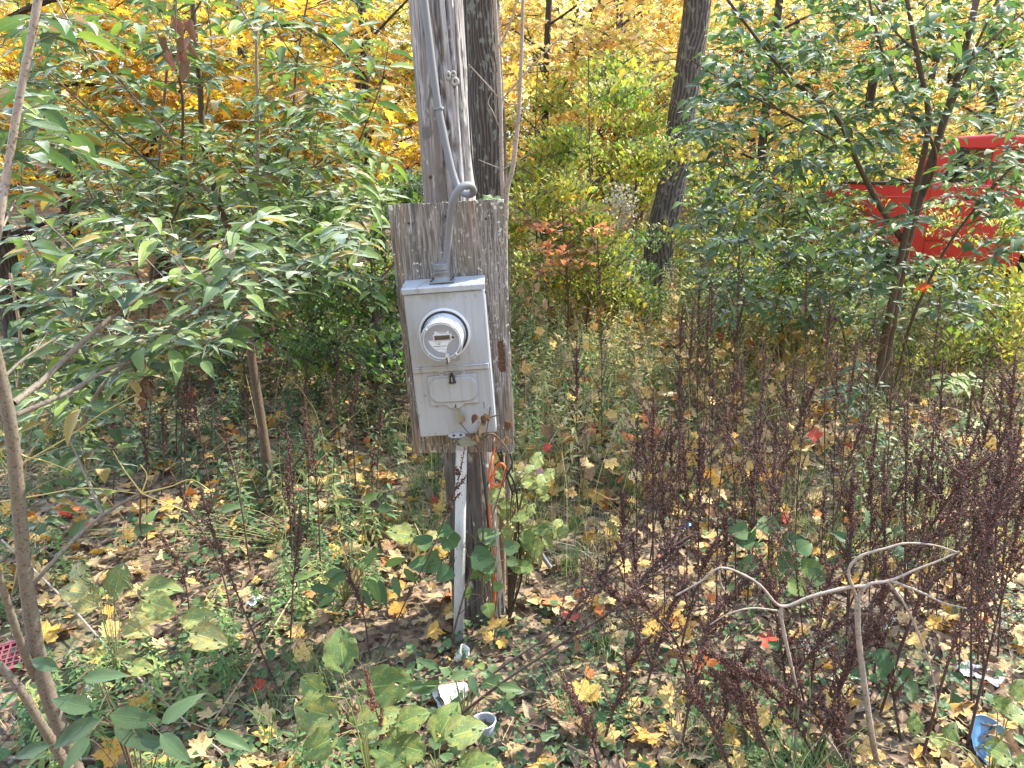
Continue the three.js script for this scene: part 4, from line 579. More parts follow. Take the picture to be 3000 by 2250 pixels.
{ // the middle sapling and its crown
  const b = onGround(805, 1455), stems = [
    { pts: [b, ...path([[790, 1400, 3.9], [768, 1250, 3.9], [742, 1080, 3.9], [718, 900, 3.88], [700, 760, 3.85], [640, 590, 3.8], [600, 440, 3.75], [585, 250, 3.7], [565, 20, 3.65], [560, -120, 3.6]])], r0: 0.03, r1: 0.010, mat: M.stemBrown, name: 'trunk' },
    { pts: path([[700, 770, 3.85], [742, 640, 3.8], [756, 400, 3.75], [752, 110, 3.7], [768, -60, 3.7]]), r0: 0.011, r1: 0.006, mat: M.stemPale, name: 'branch' },
    { pts: path([[752, 105, 3.7], [720, 50, 3.7], [660, -40, 3.7]]), r0: 0.006, r1: 0.004, mat: M.stemPale, name: 'branch' },
    { pts: path([[720, 900, 3.9], [800, 640, 3.8], [852, 400, 3.75], [870, 180, 3.7], [910, -50, 3.7]]), r0: 0.009, r1: 0.004, mat: M.stemBrown, name: 'branch' },
    { pts: path([[800, 1430, 3.9], [880, 1340, 3.7], [980, 1180, 3.6], [1040, 1100, 3.55]]), r0: 0.008, r1: 0.004, mat: M.stemBrown, name: 'branch' },
    { pts: path([[640, 600, 3.8], [480, 380, 3.6], [300, 190, 3.5], [200, 60, 3.4], [150, -40, 3.4]]), r0: 0.010, r1: 0.004, mat: M.stemPale, name: 'branch' },
    { pts: path([[620, 620, 3.8], [420, 460, 3.7], [260, 320, 3.6], [140, 210, 3.6]]), r0: 0.008, r1: 0.004, mat: M.stemBrown, name: 'branch' },
    { pts: path([[530, 520, 3.7], [535, 300, 3.65], [520, 150, 3.6], [600, -20, 3.6]]), r0: 0.007, r1: 0.004, mat: M.stemBrown, name: 'branch' },
  ];
  woody('sapling', 'brown stemmed sapling left of the pole carrying the dense green thicket', 'sapling', b, { seed: 13, kind: K.lance, stems, twigs: 360, size: 0.125, weights: GW, parts: 300, mat: M.stemBrown, reach: 0.5, hang: 0.3, target: area(60, 1150, -80, 900, 3.0, 4.3, (x, y) => y < 840 - Math.max(0, x - 950) && y > -60 + Math.max(0, 300 - x) * 0.5) });
}
{ // second thicket behind
  const b = onGround(420, 1180), stems = [
    { pts: [b, ...path([[430, 1000, 4.9], [450, 700, 4.8], [470, 420, 4.8], [500, 100, 4.7], [520, -60, 4.7]])], r0: 0.016, r1: 0.007, mat: M.stemBrown, name: 'trunk' },
    { pts: path([[440, 800, 4.9], [560, 500, 4.8], [620, 200, 4.7], [600, -60, 4.7]]), r0: 0.01, r1: 0.004, mat: M.stemBrown, name: 'branch' },
    { pts: path([[435, 860, 4.9], [280, 600, 4.8], [200, 400, 4.7]]), r0: 0.009, r1: 0.004, mat: M.stemBrown, name: 'branch' },
    { pts: path([[440, 820, 4.9], [750, 600, 4.8], [980, 430, 4.8], [1060, 250, 4.8]]), r0: 0.009, r1: 0.004, mat: M.stemBrown, name: 'branch' }];
  woody('sapling', 'further green sapling half hidden behind the left thicket', 'sapling', b, { seed: 14, kind: K.ovate, stems, twigs: 130, size: 0.12, weights: GW, parts: 160, mat: M.stemBrown, reach: 0.55, target: area(100, 1130, 250, 900, 4.3, 5.6, (x, y) => y > 330 || x > 700) });
}
{ // low leafy branches at the left edge, half height
  const b = onGround(40, 1750);
  woody('sapling', 'leafy young shrub at the left edge at half height', 'shrub', b, { seed: 15, kind: K.ovate, stems: [{ pts: [b, ...path([[60, 1600, 2.75], [40, 1300, 2.7], [60, 1000, 2.7], [30, 800, 2.7]])], r0: 0.011, r1: 0.005, mat: M.stemTan }, { pts: path([[45, 1400, 2.7], [180, 1200, 2.7], [300, 1120, 2.7]]), r0: 0.007, r1: 0.003, mat: M.stemTan }], twigs: 40, size: 0.105, weights: [4, 4, 4, 2, 3, 2, 0.8, 0.4], parts: 180, mat: M.stemTan, reach: 0.4, target: area(-20, 480, 820, 1480, 2.4, 3.1, (x, y) => x < 470 - Math.abs(y - 1100) * 0.4) });
}
// ------------------------------------------------------------------ the green tree on the right
{
  const b = onGround(2583, 1165), stems = [
    { pts: [b, ...path([[2590, 1080, 5.6], [2612, 950, 5.6], [2650, 745, 5.55], [2690, 600, 5.5], [2758, 380, 5.45], [2812, 200, 5.4], [2865, -20, 5.4], [2890, -160, 5.4]])], r0: 0.042, r1: 0.018, name: 'trunk' },
    { pts: [b.clone().add(V(-0.05, 0, 0.02)), ...path([[2580, 1060, 5.55], [2604, 930, 5.5], [2640, 745, 5.45], [2680, 570, 5.4], [2720, 350, 5.3], [2690, 180, 5.25], [2650, -40, 5.2]])], r0: 0.034, r1: 0.013, name: 'trunk' },
    { pts: [b.clone().add(V(0.08, 0, 0.02)), ...path([[2640, 1060, 5.6], [2665, 960, 5.6], [2700, 870, 5.6], [2790, 700, 5.5], [2900, 560, 5.4], [3020, 430, 5.3]])], r0: 0.014, r1: 0.008, name: 'branch' },
    { pts: path([[2655, 720, 5.5], [2570, 590, 5.4], [2495, 440, 5.3], [2455, 350, 5.25], [2300, 215, 5.1], [2200, 90, 5.0], [2110, -30, 4.9]]), r0: 0.024, r1: 0.008, name: 'branch' },
    { pts: path([[2600, 980, 5.5], [2490, 1015, 5.4], [2455, 935, 5.3], [2350, 935, 5.1], [2230, 900, 5.0]]), r0: 0.012, r1: 0.005, name: 'branch' },
    { pts: path([[2490, 440, 5.3], [2300, 330, 5.1], [2160, 260, 5.0], [2030, 180, 4.9]]), r0: 0.011, r1: 0.004, name: 'branch' },
    { pts: path([[2700, 590, 5.5], [2740, 450, 5.3], [2620, 250, 5.2], [2560, 60, 5.1], [2540, -40, 5.1]]), r0: 0.014, r1: 0.007, name: 'branch' },
    { pts: path([[2758, 385, 5.4], [2850, 160, 5.3], [2930, -20, 5.2]]), r0: 0.014, r1: 0.007, name: 'branch' },
    { pts: path([[2750, 180, 5.3], [2650, 120, 5.2], [2560, 10, 5.1]]), r0: 0.010, r1: 0.005, name: 'branch' },
    { pts: path([[2790, 230, 5.4], [2900, 120, 5.3], [3020, 20, 5.3]]), r0: 0.012, r1: 0.006, name: 'branch' },
  ];
  woody('shrub_tree', 'green leafy small tree with several brown stems filling the right side', 'tree', b, { seed: 21, kind: K.ovate, stems, twigs: 720, size: 0.115, weights: [4, 4, 4, 3, 4, 3, 0.5, 0.15], parts: 300, mat: M.stemBrown, reach: 0.55, hang: 0.35, target: area(1990, 3060, -60, 960, 4.5, 6.6, (x, y, r) => !(r() < 0.6 && ((x > 2450 && x < 2680 && y > 500 && y < 605) || (x > 2670 && x < 2790 && y > 420 && y < 530) || (x > 2740 && x < 2980 && y > 375 && y < 440) || (x > 2700 && x < 2960 && y > 640 && y < 770))) && x > 1960 + Math.abs(y - 480) * 0.28 - (y > 500 ? 60 : 0) && y < 1000 && (y < 780 || x < 2920)) });
  const lf = at(2690, 850, 5.2); const m = solo('fallen_maple_leaf', K.maple.geos[2], LEAFY([0.75, 0.17, 0.05], starTex(9, 0.1), 0.4, 0.1), 'bright orange red maple leaf caught in the right green tree', 'leaf'); m.applyMatrix4(leafAt(lf, V(0.2, 0.75, 0.6), V(0, -0.5, 0.8), 0.105, 0, 0).m);
}
{ // lime leaves right of its foot
  const b = onGround(2830, 1260);
  woody('seedling', 'lime green backlit seedling right of the right tree foot', 'seedling', b, { seed: 22, kind: K.ovate, stems: [{ pts: [b, ...path([[2840, 1180, 5.0], [2850, 1120, 5.0]])], r0: 0.006, r1: 0.003 }], twigs: 7, size: 0.14, weights: [0, 0, 1, 0, 3, 5, 1, 0], parts: 40, mat: M.stemGreen, reach: 0.3, target: area(2720, 2900, 1080, 1240, 4.7, 5.2) });
  const c = onGround(2180, 1290);
  woody('seedling', 'dark glossy seedling with drooping narrow leaves left of the right tree foot', 'seedling', onGround(2560, 1330), { seed: 23, kind: K.lance, stems: [{ pts: [onGround(2560, 1330), ...path([[2545, 1200, 4.4], [2510, 1080, 4.4]])], r0: 0.005, r1: 0.002 }], twigs: 14, size: 0.12, weights: [3, 3, 3, 2, 2, 1, 0, 0], parts: 70, mat: M.stemBrown, reach: 0.25, target: area(2440, 2580, 1060, 1230, 4.2, 4.6) });
}
// ------------------------------------------------------------------ two bare saplings right of the pole
{
  const b = V(at(1478, 900, 3.05).x, 0, -3.05), y = terrain(b.x, b.z); b.y = y;
  const t = thing('bare_sapling', 'bare forked grey sapling rising beside the right edge of the board', 'sapling', b);
  part('trunk', tube(local([b, ...path([[1493, 1250], [1483, 900], [1479, 640], [1472, 560], [1468, 400], [1466, 290], [1458, 150], [1450, 0], [1446, -120]], 3.05)], b), 0.012, 0.007, 9, 60), M.stemPale, t);
  part('branch', tube(local(path([[1482, 640], [1486, 555], [1500, 500], [1511, 420], [1522, 290], [1529, 120], [1533, -60]], 3.05), b), 0.011, 0.006, 9, 50), M.stemPale, t);
  for (const [l, r0] of [[[[1466, 292], [1420, 240], [1372, 188]], 0.004], [[[1468, 296], [1530, 225], [1600, 150], [1660, 90]], 0.004], [[[1474, 400], [1445, 330], [1430, 300], [1442, 272]], 0.0035], [[[1514, 385], [1530, 340], [1541, 310]], 0.0045], [[[1512, 400], [1500, 330], [1493, 300]], 0.003], [[[1470, 495], [1435, 482], [1402, 468]], 0.003], [[[1468, 130], [1490, 80], [1515, 0], [1525, -60]], 0.005], [[[1474, 495], [1520, 470], [1570, 430]], 0.0025]]) part('twig', tube(local(path(l, 3.05), b), r0, r0 * 0.5, 6), M.stemPale, t);
  const q = onGround(1450, 760); woody('seedling', 'small bright green seedling leaves between the pole and the bare sapling above the board', 'seedling', V(at(1440, 600, 3.3).x, terrain(-0.1, -3.3), -3.3), { seed: 31, kind: K.heart, stems: [{ pts: [V(at(1440, 600, 3.3).x, terrain(-0.1, -3.3), -3.3), at(1438, 700, 3.3), at(1435, 575, 3.3)], r0: 0.003, r1: 0.002 }], twigs: 5, size: 0.06, weights: [0, 1, 3, 4], parts: 30, mat: M.stemGreen, reach: 0.15, target: area(1412, 1470, 550, 600, 3.2, 3.4) });
}
// ------------------------------------------------------------------ dried dark docks
const seedGeo = new THREE.OctahedronGeometry(1, 0).scale(1, 0.8, 0.55), seedMat = new THREE.MeshPhysicalMaterial({ color: 0xffffff, roughness: 0.9, transmission: 0.15, thickness: 0, side: THREE.DoubleSide });
let dockSeed = 300;
// list of view points: foot first, then where the stem passes; d0 and d1 the distances of foot and tip (foot distance from the ground when 0)
function dock(label, foot, rest, { d1 = 0, n = 340, br = 9, from = 0.3, red = 0, thick = 0.0042, spread = 0.16, group = 'dried dark dock stalks among the fallen leaves', seed = 0.0052 } = {}) {
  const r = rngOf(dockSeed++), b = onGround(...foot), d = -b.z, pts = [b, ...rest.map(([x, y], i) => at(x, y, lerp(d, d1 || d, (i + 1) / rest.length)))];
  if (pts.length === 2) { const m = pts[0].clone().lerp(pts[1], 0.5); m.x += (r() - 0.5) * 0.05; m.z += (r() - 0.5) * 0.06; pts.splice(1, 0, m); }
  const t = thing('dock_plant', label, 'dock', b, group), c = new THREE.CatmullRomCurve3(pts, false, 'centripetal'), L = c.getLength();
  part('stem', tube(local(pts, b), thick, thick * 0.4, 6, 24), M.stemDock, t);
  const axes = [], tw = [];
  for (let i = 0; i < br; i++) { const q = lerp(from, 0.93, i / br + 0.06 * r()), p = c.getPointAt(Math.min(0.97, q)), tan = c.getTangentAt(Math.min(0.97, q)), a = r() * TAU, l = L * spread * (0.5 + 0.9 * r()) * (1.15 - q * 0.6), out = V(Math.cos(a), 0.2, Math.sin(a)).multiplyScalar(0.55).addScaledVector(tan, 0.85).normalize(), e = p.clone().addScaledVector(out, l), m = p.clone().addScaledVector(out, l * 0.5); m.y -= 0.02 * l; axes.push([p, m, e]); tw.push(tube(local([p, m, e], b), thick * 0.4, 0.0007, 4, 6)); }
  part('side_stalks', merged(tw), M.stemDock, t).userData.kind = 'stuff';
  const list = [], tip = [c.getPointAt(0.72), c.getPointAt(0.86), c.getPointAt(1)];
  n = Math.round(n * 2.2);
  for (let i = 0; i < n; i++) {
    const ax = r() < 0.3 ? tip : axes[(r() * axes.length) | 0], q = Math.pow(r(), 0.8), w = 0.55 + 0.45 * Math.sin(q * 40), p = q < 0.5 ? ax[0].clone().lerp(ax[1], q * 2) : ax[1].clone().lerp(ax[2], q * 2 - 1), s = seed * (0.6 + 0.8 * r()) * (1.15 - 0.5 * q), k = 0.017 * w * (1.1 - 0.5 * q);
    p.x += (r() + r() - 1) * k; p.y += (r() + r() - 1) * k; p.z += (r() + r() - 1) * k; p.sub(b);
    const h = 0.6 + 0.8 * r(), cc = red && r() < red ? [0.16, 0.06, 0.038] : [0.082, 0.042, 0.030]; list.push([place(p.x, p.y, p.z, s, r() * TAU, r() * 3, r() * 3), [cc[0] * h, cc[1] * h, cc[2] * h]]);
  }
  scatter('seed_head', seedGeo, seedMat, list, t); return t;
}
const DL = { r: 'upright dried dark dock stalk right of the pole, @ from the left by its foot', l: 'thin dried dock stalk below the left thicket, @ from the left by its foot', f: 'dense brown dock plume at lower right, @ from the left by its foot' };
dock('long dried dock stalk arching from the bottom centre to the right of the pole', [1255, 2165], [[1500, 1980], [1700, 1850], [1830, 1760], [1960, 1610], [2040, 1560]], { d1: 2.25, n: 900, br: 16, from: 0.45, thick: 0.006, spread: 0.2, group: null });
dock('dried dock stalk lying low from the bottom centre across the fallen leaves', [1290, 2120], [[1450, 1970], [1620, 1850], [1760, 1690], [1840, 1560]], { d1: 2.4, n: 650, br: 13, from: 0.5, thick: 0.005, spread: 0.2, group: null });
dock('dark dock stalk with seed beads crossing in front of the pale pipe', [1110, 1945], [[1180, 1780], [1270, 1600], [1310, 1500], [1345, 1400], [1362, 1310]], { d1: 2.42, n: 150, br: 4, from: 0.72, thick: 0.0035, spread: 0.07, group: null });
const key = ([x, y]) => x + y * 0.0001;
const right = [[[1985, 1500], [[1985, 1080]]], [[2045, 1800], [[2050, 1450], [2070, 1230]]], [[2098, 1790], [[2110, 1420], [2165, 1060]]], [[2155, 1760], [[2150, 1400], [2115, 1130]]], [[2200, 1700], [[2220, 1350], [2245, 1010]]], [[2360, 1960], [[2335, 1700], [2290, 1480], [2180, 1280]]], [[2250, 1650], [[2300, 1350], [2400, 1100]]], [[2420, 1640], [[2470, 1420], [2540, 1200]]], [[2075, 1560], [[2085, 1300], [2090, 1080]]], [[1905, 1640], [[1930, 1450], [1960, 1250]]], [[2300, 1500], [[2310, 1250], [2330, 1040]]], [[2015, 1380], [[2020, 1100], [2030, 900]]], [[2150, 1300], [[2155, 1000], [2180, 880]]], [[1700, 1450], [[1690, 1250], [1690, 1000]]], [[2480, 1800], [[2560, 1600], [2650, 1400]]]];
for (let i = 0; i < 62; i++) { const q = rngOf(900 + i), x = 1760 + 1210 * q(), y = 1300 + 620 * q() + (x > 2500 ? 150 : 0), lean = (x - 1900) * 0.08 * q(), h = 330 + 330 * q(); right.push([[Math.round(x), y], [[x + lean * 0.4, y - h * 0.5], [x + lean + 30 * (q() - 0.5), y - h]]]); }
right.forEach(([f, q], i) => dock(DL.r.replace('@', nth(right.map((v) => key(v[0])), key(f))), f, q, { n: 380 + 50 * (i % 7), br: 9 + (i * 5) % 9, from: 0.2 + 0.06 * (i % 5), red: 0.12 + 0.1 * (i % 4), spread: 0.15 + 0.02 * (i % 6), thick: 0.003 + 0.0004 * (i % 5) }));
const plume = [[[2570, 2120], [[2640, 1900], [2730, 1650], [2800, 1450], [2870, 1250]], 650], [[2700, 2230], [[2760, 2000], [2850, 1720], [2920, 1500], [2990, 1280]], 800], [[2830, 2200], [[2900, 1900], [2960, 1650], [3010, 1400]], 600], [[2600, 1990], [[2700, 1760], [2860, 1560], [2990, 1430]], 700], [[2480, 1950], [[2560, 1760], [2700, 1600], [2820, 1490]], 600], [[2930, 1750], [[2950, 1500], [2960, 1250], [2975, 1040]], 700], [[2860, 1700], [[2890, 1480], [2930, 1300], [2990, 1150]], 600],
  [[2420, 2290], [[2330, 2120], [2200, 1980], [2060, 1900]], 800], [[2300, 2320], [[2240, 2180], [2160, 2040], [2080, 1960]], 700], [[2560, 2320], [[2440, 2150], [2330, 2040], [2200, 1960]], 800], [[2150, 2330], [[2120, 2200], [2060, 2080], [1990, 1990]], 500], [[2500, 2330], [[2480, 2200], [2440, 2110], [2380, 2030]], 600], [[2020, 2050], [[1990, 1900], [1900, 1780], [1840, 1700]], 450], [[2650, 1720], [[2720, 1560], [2800, 1430], [2900, 1340]], 500]];
for (let i = 0; i < 16; i++) { const q = rngOf(700 + i), x = 1760 + 1050 * q(), y = 1960 + 330 * q(), h = 260 + 240 * q(), s = q() < 0.6 ? 1 : -0.7, w = (90 + 200 * q()) * s; plume.push([[Math.round(x), y], [[x + w * 0.35, y - h * 0.5], [x + w * 0.7, y - h * 0.85], [x + w, y - h]], 500]); }
plume.forEach(([f, q, n], i) => dock(DL.f.replace('@', nth(plume.map((v) => v[0][0]), f[0])), f, q, { n: n * 1.2, br: 15, from: 0.3, red: 0.32, thick: 0.0055, spread: 0.24, group: 'dense dried dock plumes at lower right', d1: i > 6 && i < 14 ? 1.85 : 0 }));
const left = [[[640, 1560], [[600, 1350], [560, 1130]]], [[735, 1680], [[700, 1450], [640, 1200]]], [[870, 1760], [[862, 1480], [830, 1180]]], [[895, 1640], [[905, 1400], [890, 1150]]], [[940, 1700], [[930, 1450], [905, 1200]]], [[540, 1480], [[545, 1300], [560, 1120]]], [[470, 1480], [[480, 1350], [470, 1180]]], [[330, 1480], [[335, 1330], [330, 1180]]], [[690, 1850], [[640, 1650], [560, 1500], [500, 1380]]], [[805, 2000], [[720, 1800], [640, 1600], [590, 1450]]], [[850, 1900], [[860, 1700], [880, 1500]]], [[1000, 1330], [[985, 1180], [990, 1020]]], [[760, 1380], [[750, 1230], [760, 1080]]], [[900, 1330], [[890, 1200], [900, 1060]]], [[560, 1880], [[540, 1700], [470, 1560]]], [[620, 1330], [[620, 1180], [610, 1020]]], [[1085, 1930], [[1060, 1780], [1010, 1660]]], [[430, 1350], [[440, 1200], [450, 1060]]]];
for (let i = 0; i < 12; i++) { const q = rngOf(950 + i), x = 330 + 800 * q(), y = 1350 + 430 * q(), h = 250 + 160 * q(); left.push([[Math.round(x), y], [[x + 15 * (q() - 0.5), y - h * 0.5], [x + 60 * (q() - 0.5), y - h]]]); }
left.forEach(([f, q], i) => dock(DL.l.replace('@', nth(left.map((v) => key(v[0])), key(f))), f, q, { n: 210, br: 8, from: 0.5, spread: 0.13, red: 0.15, group: 'thin dried dock stalks below the left thicket' }));
dock('rusty brown dock spike close to the camera at the bottom left of centre', [1190, 2380], [[1150, 2240], [1110, 2110], [1078, 2000], [1070, 1960]], { d1: 1.72, n: 420, br: 7, from: 0.15, red: 0.8, thick: 0.004, spread: 0.1, group: null });
// ------------------------------------------------------------------ bare grey dead branch at lower right
{
  const d = 1.9, b = onGround(2570, 2235), t = thing('dead_branch', 'bare forked grey dead branch standing in the lower right', 'branch', b), tb = (l, r0, r1) => part('branch', tube(local(path(l, d), b), r0, r1, 8, l.length * 12, (q) => lerp(r0, r1, q) * (1 + 0.22 * Math.exp(-Math.pow(((q * l.length * 1.3) % 1) - 0.5, 2) * 130) + 0.12 * noise(q * 40, r0 * 900))), M.stemPale, t);
  const m = part('main_stem', tube(local([b, ...path([[2555, 2160], [2540, 2060], [2525, 1950], [2514, 1850], [2512, 1762]], d)], b), 0.0105, 0.0085, 10, 30, (q) => 0.0098 - 0.002 * q + 0.0012 * Math.exp(-Math.pow(((q * 7) % 1) - 0.5, 2) * 120) + 0.0008 * noise(q * 50, 3)), M.stemPale, t);
  tb([[2513, 1765], [2502, 1730], [2488, 1690], [2489, 1662], [2520, 1630], [2600, 1605], [2650, 1592], [2740, 1598], [2805, 1618]], 0.0052, 0.002);
  tb([[2513, 1765], [2528, 1728], [2545, 1712], [2610, 1700], [2680, 1670], [2750, 1643], [2812, 1615]], 0.0055, 0.002);
  tb([[2545, 1716], [2480, 1722], [2380, 1746], [2290, 1776], [2230, 1718], [2190, 1690], [2110, 1664], [2050, 1705], [1980, 1745]], 0.0055, 0.0025);
  tb([[2290, 1776], [2288, 1800], [2300, 1870], [2318, 1950], [2338, 2050], [2332, 2150], [2330, 2260]], 0.006, 0.0035);
  tb([[2338, 2055], [2380, 2110], [2430, 2170], [2490, 2260]], 0.0045, 0.003); tb([[2605, 1700], [2700, 1736], [2760, 1765], [2830, 1782]], 0.005, 0.002);
  tb([[2106, 1668], [2112, 1710], [2125, 1735]], 0.003, 0.0015); tb([[2600, 1702], [2650, 1770], [2700, 1880], [2735, 1990], [2748, 2100]], 0.004, 0.002); tb([[2285, 1790], [2200, 1782], [2130, 1800], [2080, 1830]], 0.003, 0.0015);
}
// ------------------------------------------------------------------ larger leaved plants near the camera
// leaves given as [px, py, length in px, turn in degrees]; each leaf tilts between lying flat and facing the camera
function leafy(name, label, foot, d, kind, list, w, seed, { mat = M.stemGreen, group, tilt = 0.5, stalk = 0.0022 } = {}) {
  const r = rngOf(seed), b = onGround(...foot), t = thing(name, label, 'plant', b, group), leaves = [], tw = [];
  for (const [x, y, len, turn] of list) {
    const p = at(x, y, d + (r() - 0.5) * 0.14), z = toPixel(p)[2], a = turn * Math.PI / 180, dir = V(Math.cos(a), Math.sin(a) * tilt, -Math.sin(a) * (1 - tilt)), up = V((r() - 0.5) * 0.5, 1 - tilt * 0.6, tilt + 0.2 * r());
    leaves.push(leafAt(p, dir, up, len / FPX * z * (kind === K.lance ? 1.1 : 0.95), (r() * 4) | 0, pick(r, w))); const m = b.clone().lerp(p, 0.6); m.y = Math.max(m.y, p.y - 0.02); tw.push(tube(local([b, m, p], b), stalk * 1.3, stalk * 0.7, 5, 8));
  }
  part('stem', merged(tw), mat, t); dress(t, leaves, kind, 300, r); return t;
}
const BW = [3, 4, 3, 3, 1];
leafy('leafy_plant', 'plant with large yellow green leaves with holes, at the bottom left of centre', [1090, 2330], 1.78, K.broad, [[1010, 1990, 170, 100], [1040, 2020, 185, 10], [1010, 2110, 190, 160], [1030, 2130, 160, 20], [1000, 2150, 140, 215], [960, 2040, 120, 140], [1080, 2180, 130, -30], [1150, 2130, 120, 30]], [2, 2, 1, 3, 0], 41);
leafy('leafy_plant', 'plant with pale green holed leaves at the bottom edge under the white cup', [1290, 2420], 1.75, K.broad, [[1270, 2190, 150, 70], [1290, 2170, 150, 25], [1260, 2210, 130, 160], [1330, 2230, 130, -10], [1220, 2260, 140, 200], [1350, 2260, 120, 20], [1290, 2260, 130, 250], [1200, 2190, 110, 120]], [2, 3, 2, 2, 0], 42);
leafy('leafy_plant', 'plant with pale yellowing lobed leaves at the left below the thicket', [345, 1990], 2.0, K.broad, [[330, 1760, 120, 90], [400, 1730, 125, 10], [410, 1755, 130, -25], [300, 1780, 130, 150], [370, 1790, 120, -10], [350, 1820, 100, -30], [270, 1740, 110, 170], [250, 1700, 90, 130], [430, 1810, 80, 20]], [0, 2, 4, 0, 4], 43, { mat: M.stemGreen, stalk: 0.0012 });
leafy('leafy_plant', 'small plant with two blotched pale leaves right of the pale lobed plant', [560, 2050], 2.05, K.broad, [[520, 1830, 110, 30], [545, 1850, 130, -20], [330, 1920, 60, 10], [370, 1950, 80, -10]], [0, 2, 4, 0, 3], 44, { mat: M.stemGreen, stalk: 0.0012 });
leafy('leafy_plant', 'dark green plant with long narrow leaves in the bottom left corner', [420, 2360], 1.66, K.lance, [[290, 2080, 150, 165], [310, 2100, 160, 215], [300, 2090, 170, -10], [320, 2110, 170, -35], [460, 2130, 130, 50], [460, 2140, 130, -45], [270, 2140, 120, 250], [400, 2160, 100, -20], [160, 2180, 120, 200], [620, 2140, 120, -30], [230, 1990, 120, 10], [180, 1960, 110, 160]], [5, 4, 1, 4, 0, 0, 0, 0], 45, { mat: M.stemBrown });
leafy('leafy_plant', 'spreading plant of narrow pale leaves lying over brown litter left of the pipe', [1010, 1770], 2.62, K.lance, [[1030, 1680, 70, 200], [1080, 1690, 80, -70], [1110, 1690, 80, -80], [1150, 1680, 70, -75], [1050, 1720, 70, -60], [1000, 1700, 70, 220], [1180, 1660, 60, -60], [980, 1740, 60, 230], [1120, 1660, 70, 30], [1060, 1660, 70, 60], [860, 1700, 70, 30], [900, 1720, 80, -10], [940, 1690, 80, 20], [880, 1670, 70, 80], [820, 1690, 70, 10], [920, 1740, 60, -40]], [1, 2, 3, 0, 3, 3, 0, 0], 46);
leafy('leafy_plant', 'vine with pale green round leaves spreading right of the orange cord', [1490, 1830], 2.72, K.broad, Array.from({ length: 34 }, (_, i) => { const q = rngOf(i + 5), a = q(), b = q(); return [1470 + 170 * a, 1400 + 230 * b - 40 * a, 48 + 34 * q(), 360 * q()]; }), [1, 2, 4, 1, 2], 47, { mat: M.stemBrown });
leafy('leafy_plant', 'lobed green vine leaves wrapped around the pale pipe', [1350, 1800], 2.58, K.heart, [[1270, 1600, 70, 150], [1300, 1640, 80, 200], [1340, 1610, 80, 120], [1370, 1630, 90, -10], [1400, 1590, 80, 40], [1330, 1660, 70, 230], [1400, 1640, 70, -40], [1260, 1650, 70, 190], [1310, 1580, 60, 100]], [3, 3, 2, 0], 48, { mat: M.stemBrown });
leafy('leafy_plant', 'small yellow green ivy leaves climbing the foot of the pole', [1440, 1850], 2.60, K.heart, [[1440, 1620, 50, 160], [1470, 1610, 60, 20], [1480, 1640, 45, -20], [1500, 1680, 60, 60], [1520, 1660, 50, -10], [1385, 1740, 45, 160], [1420, 1710, 45, 90], [1440, 1720, 40, 10], [1425, 1760, 55, -80], [1395, 1700, 40, 100], [1450, 1600, 40, 130]], [0, 1, 2, 4], 49, { mat: M.stemTan });
leafy('leafy_plant', 'yellow spotted dying vine leaves at the very foot of the pole', [1450, 1880], 2.5, K.maple, [[1450, 1840, 34, 100], [1465, 1830, 34, 50], [1445, 1862, 32, 200], [1462, 1872, 34, -60]], [3, 2, 2, 0, 0, 0, 0, 0], 50, { mat: M.stemTan });
leafy('leafy_plant', 'large pale veined leaf lying on brown litter left of the pipe', [1200, 1640], 2.95, K.broad, [[1230, 1570, 110, 170], [1240, 1580, 60, 30]], [0, 0, 5, 0, 4], 51, { mat: M.stemTan });
leafy('leafy_plant', 'heart leaved green plant in the right foreground under the dead branch', [2260, 1720], 2.75, K.heart, [[2220, 1590, 80, 150], [2250, 1570, 80, 80], [2290, 1600, 80, 30], [2270, 1640, 80, -20], [2340, 1670, 80, 10], [2230, 1650, 80, 200], [2300, 1700, 80, -40], [2200, 1560, 70, 170], [2330, 1620, 70, 40], [2360, 1690, 70, 0], [2280, 1730, 70, 240]], [3, 3, 2, 2], 52);
leafy('leafy_plant', 'green plant with upright pointed leaves behind the dead branch', [2560, 1700], 2.9, K.ovate, [[2500, 1600, 80, 120], [2540, 1580, 80, 80], [2580, 1590, 80, 50], [2520, 1620, 80, 160], [2600, 1620, 80, 20], [2560, 1560, 80, 95], [2620, 1580, 70, 60], [2480, 1640, 70, 180], [2640, 1650, 70, 0]], [3, 3, 3, 1, 1, 0, 0, 0], 53);
leafy('leafy_plant', 'single pair of round green leaves right of the dead branch stem', [2600, 1990], 2.1, K.heart, [[2580, 1890, 90, -90], [2620, 1960, 80, -60], [2550, 1960, 70, 190], [2650, 1990, 70, -80]], [2, 3, 1, 0], 54);
leafy('leafy_plant', 'broad green leaves at the bottom right beside the blue plate', [2900, 2290], 1.88, K.broad, [[2870, 2180, 120, -30], [2960, 2230, 130, -25], [2770, 2180, 80, 60], [2680, 2160, 80, 80], [2940, 2100, 100, 10], [2970, 2060, 90, 60], [2900, 2060, 80, -10], [2780, 2200, 70, 120]], [3, 1, 1, 3, 0], 55);
leafy('leafy_plant', 'small dark pointed leaves around the white cup', [1360, 2120], 2.12, K.lance, [[1290, 1960, 70, 150], [1300, 2000, 90, 200], [1350, 2030, 90, 250], [1370, 1970, 70, -70], [1420, 1960, 80, -60], [1400, 2020, 80, 40], [1450, 2010, 80, -10], [1320, 2060, 80, 250], [1250, 2010, 70, 170], [1460, 2050, 70, -50], [1280, 2080, 70, 200], [1240, 2100, 60, 190], [1330, 2120, 60, -90], [1400, 2090, 70, 10], [1310, 1990, 80, 20]], [4, 4, 1, 3, 0, 0, 0, 0], 56);
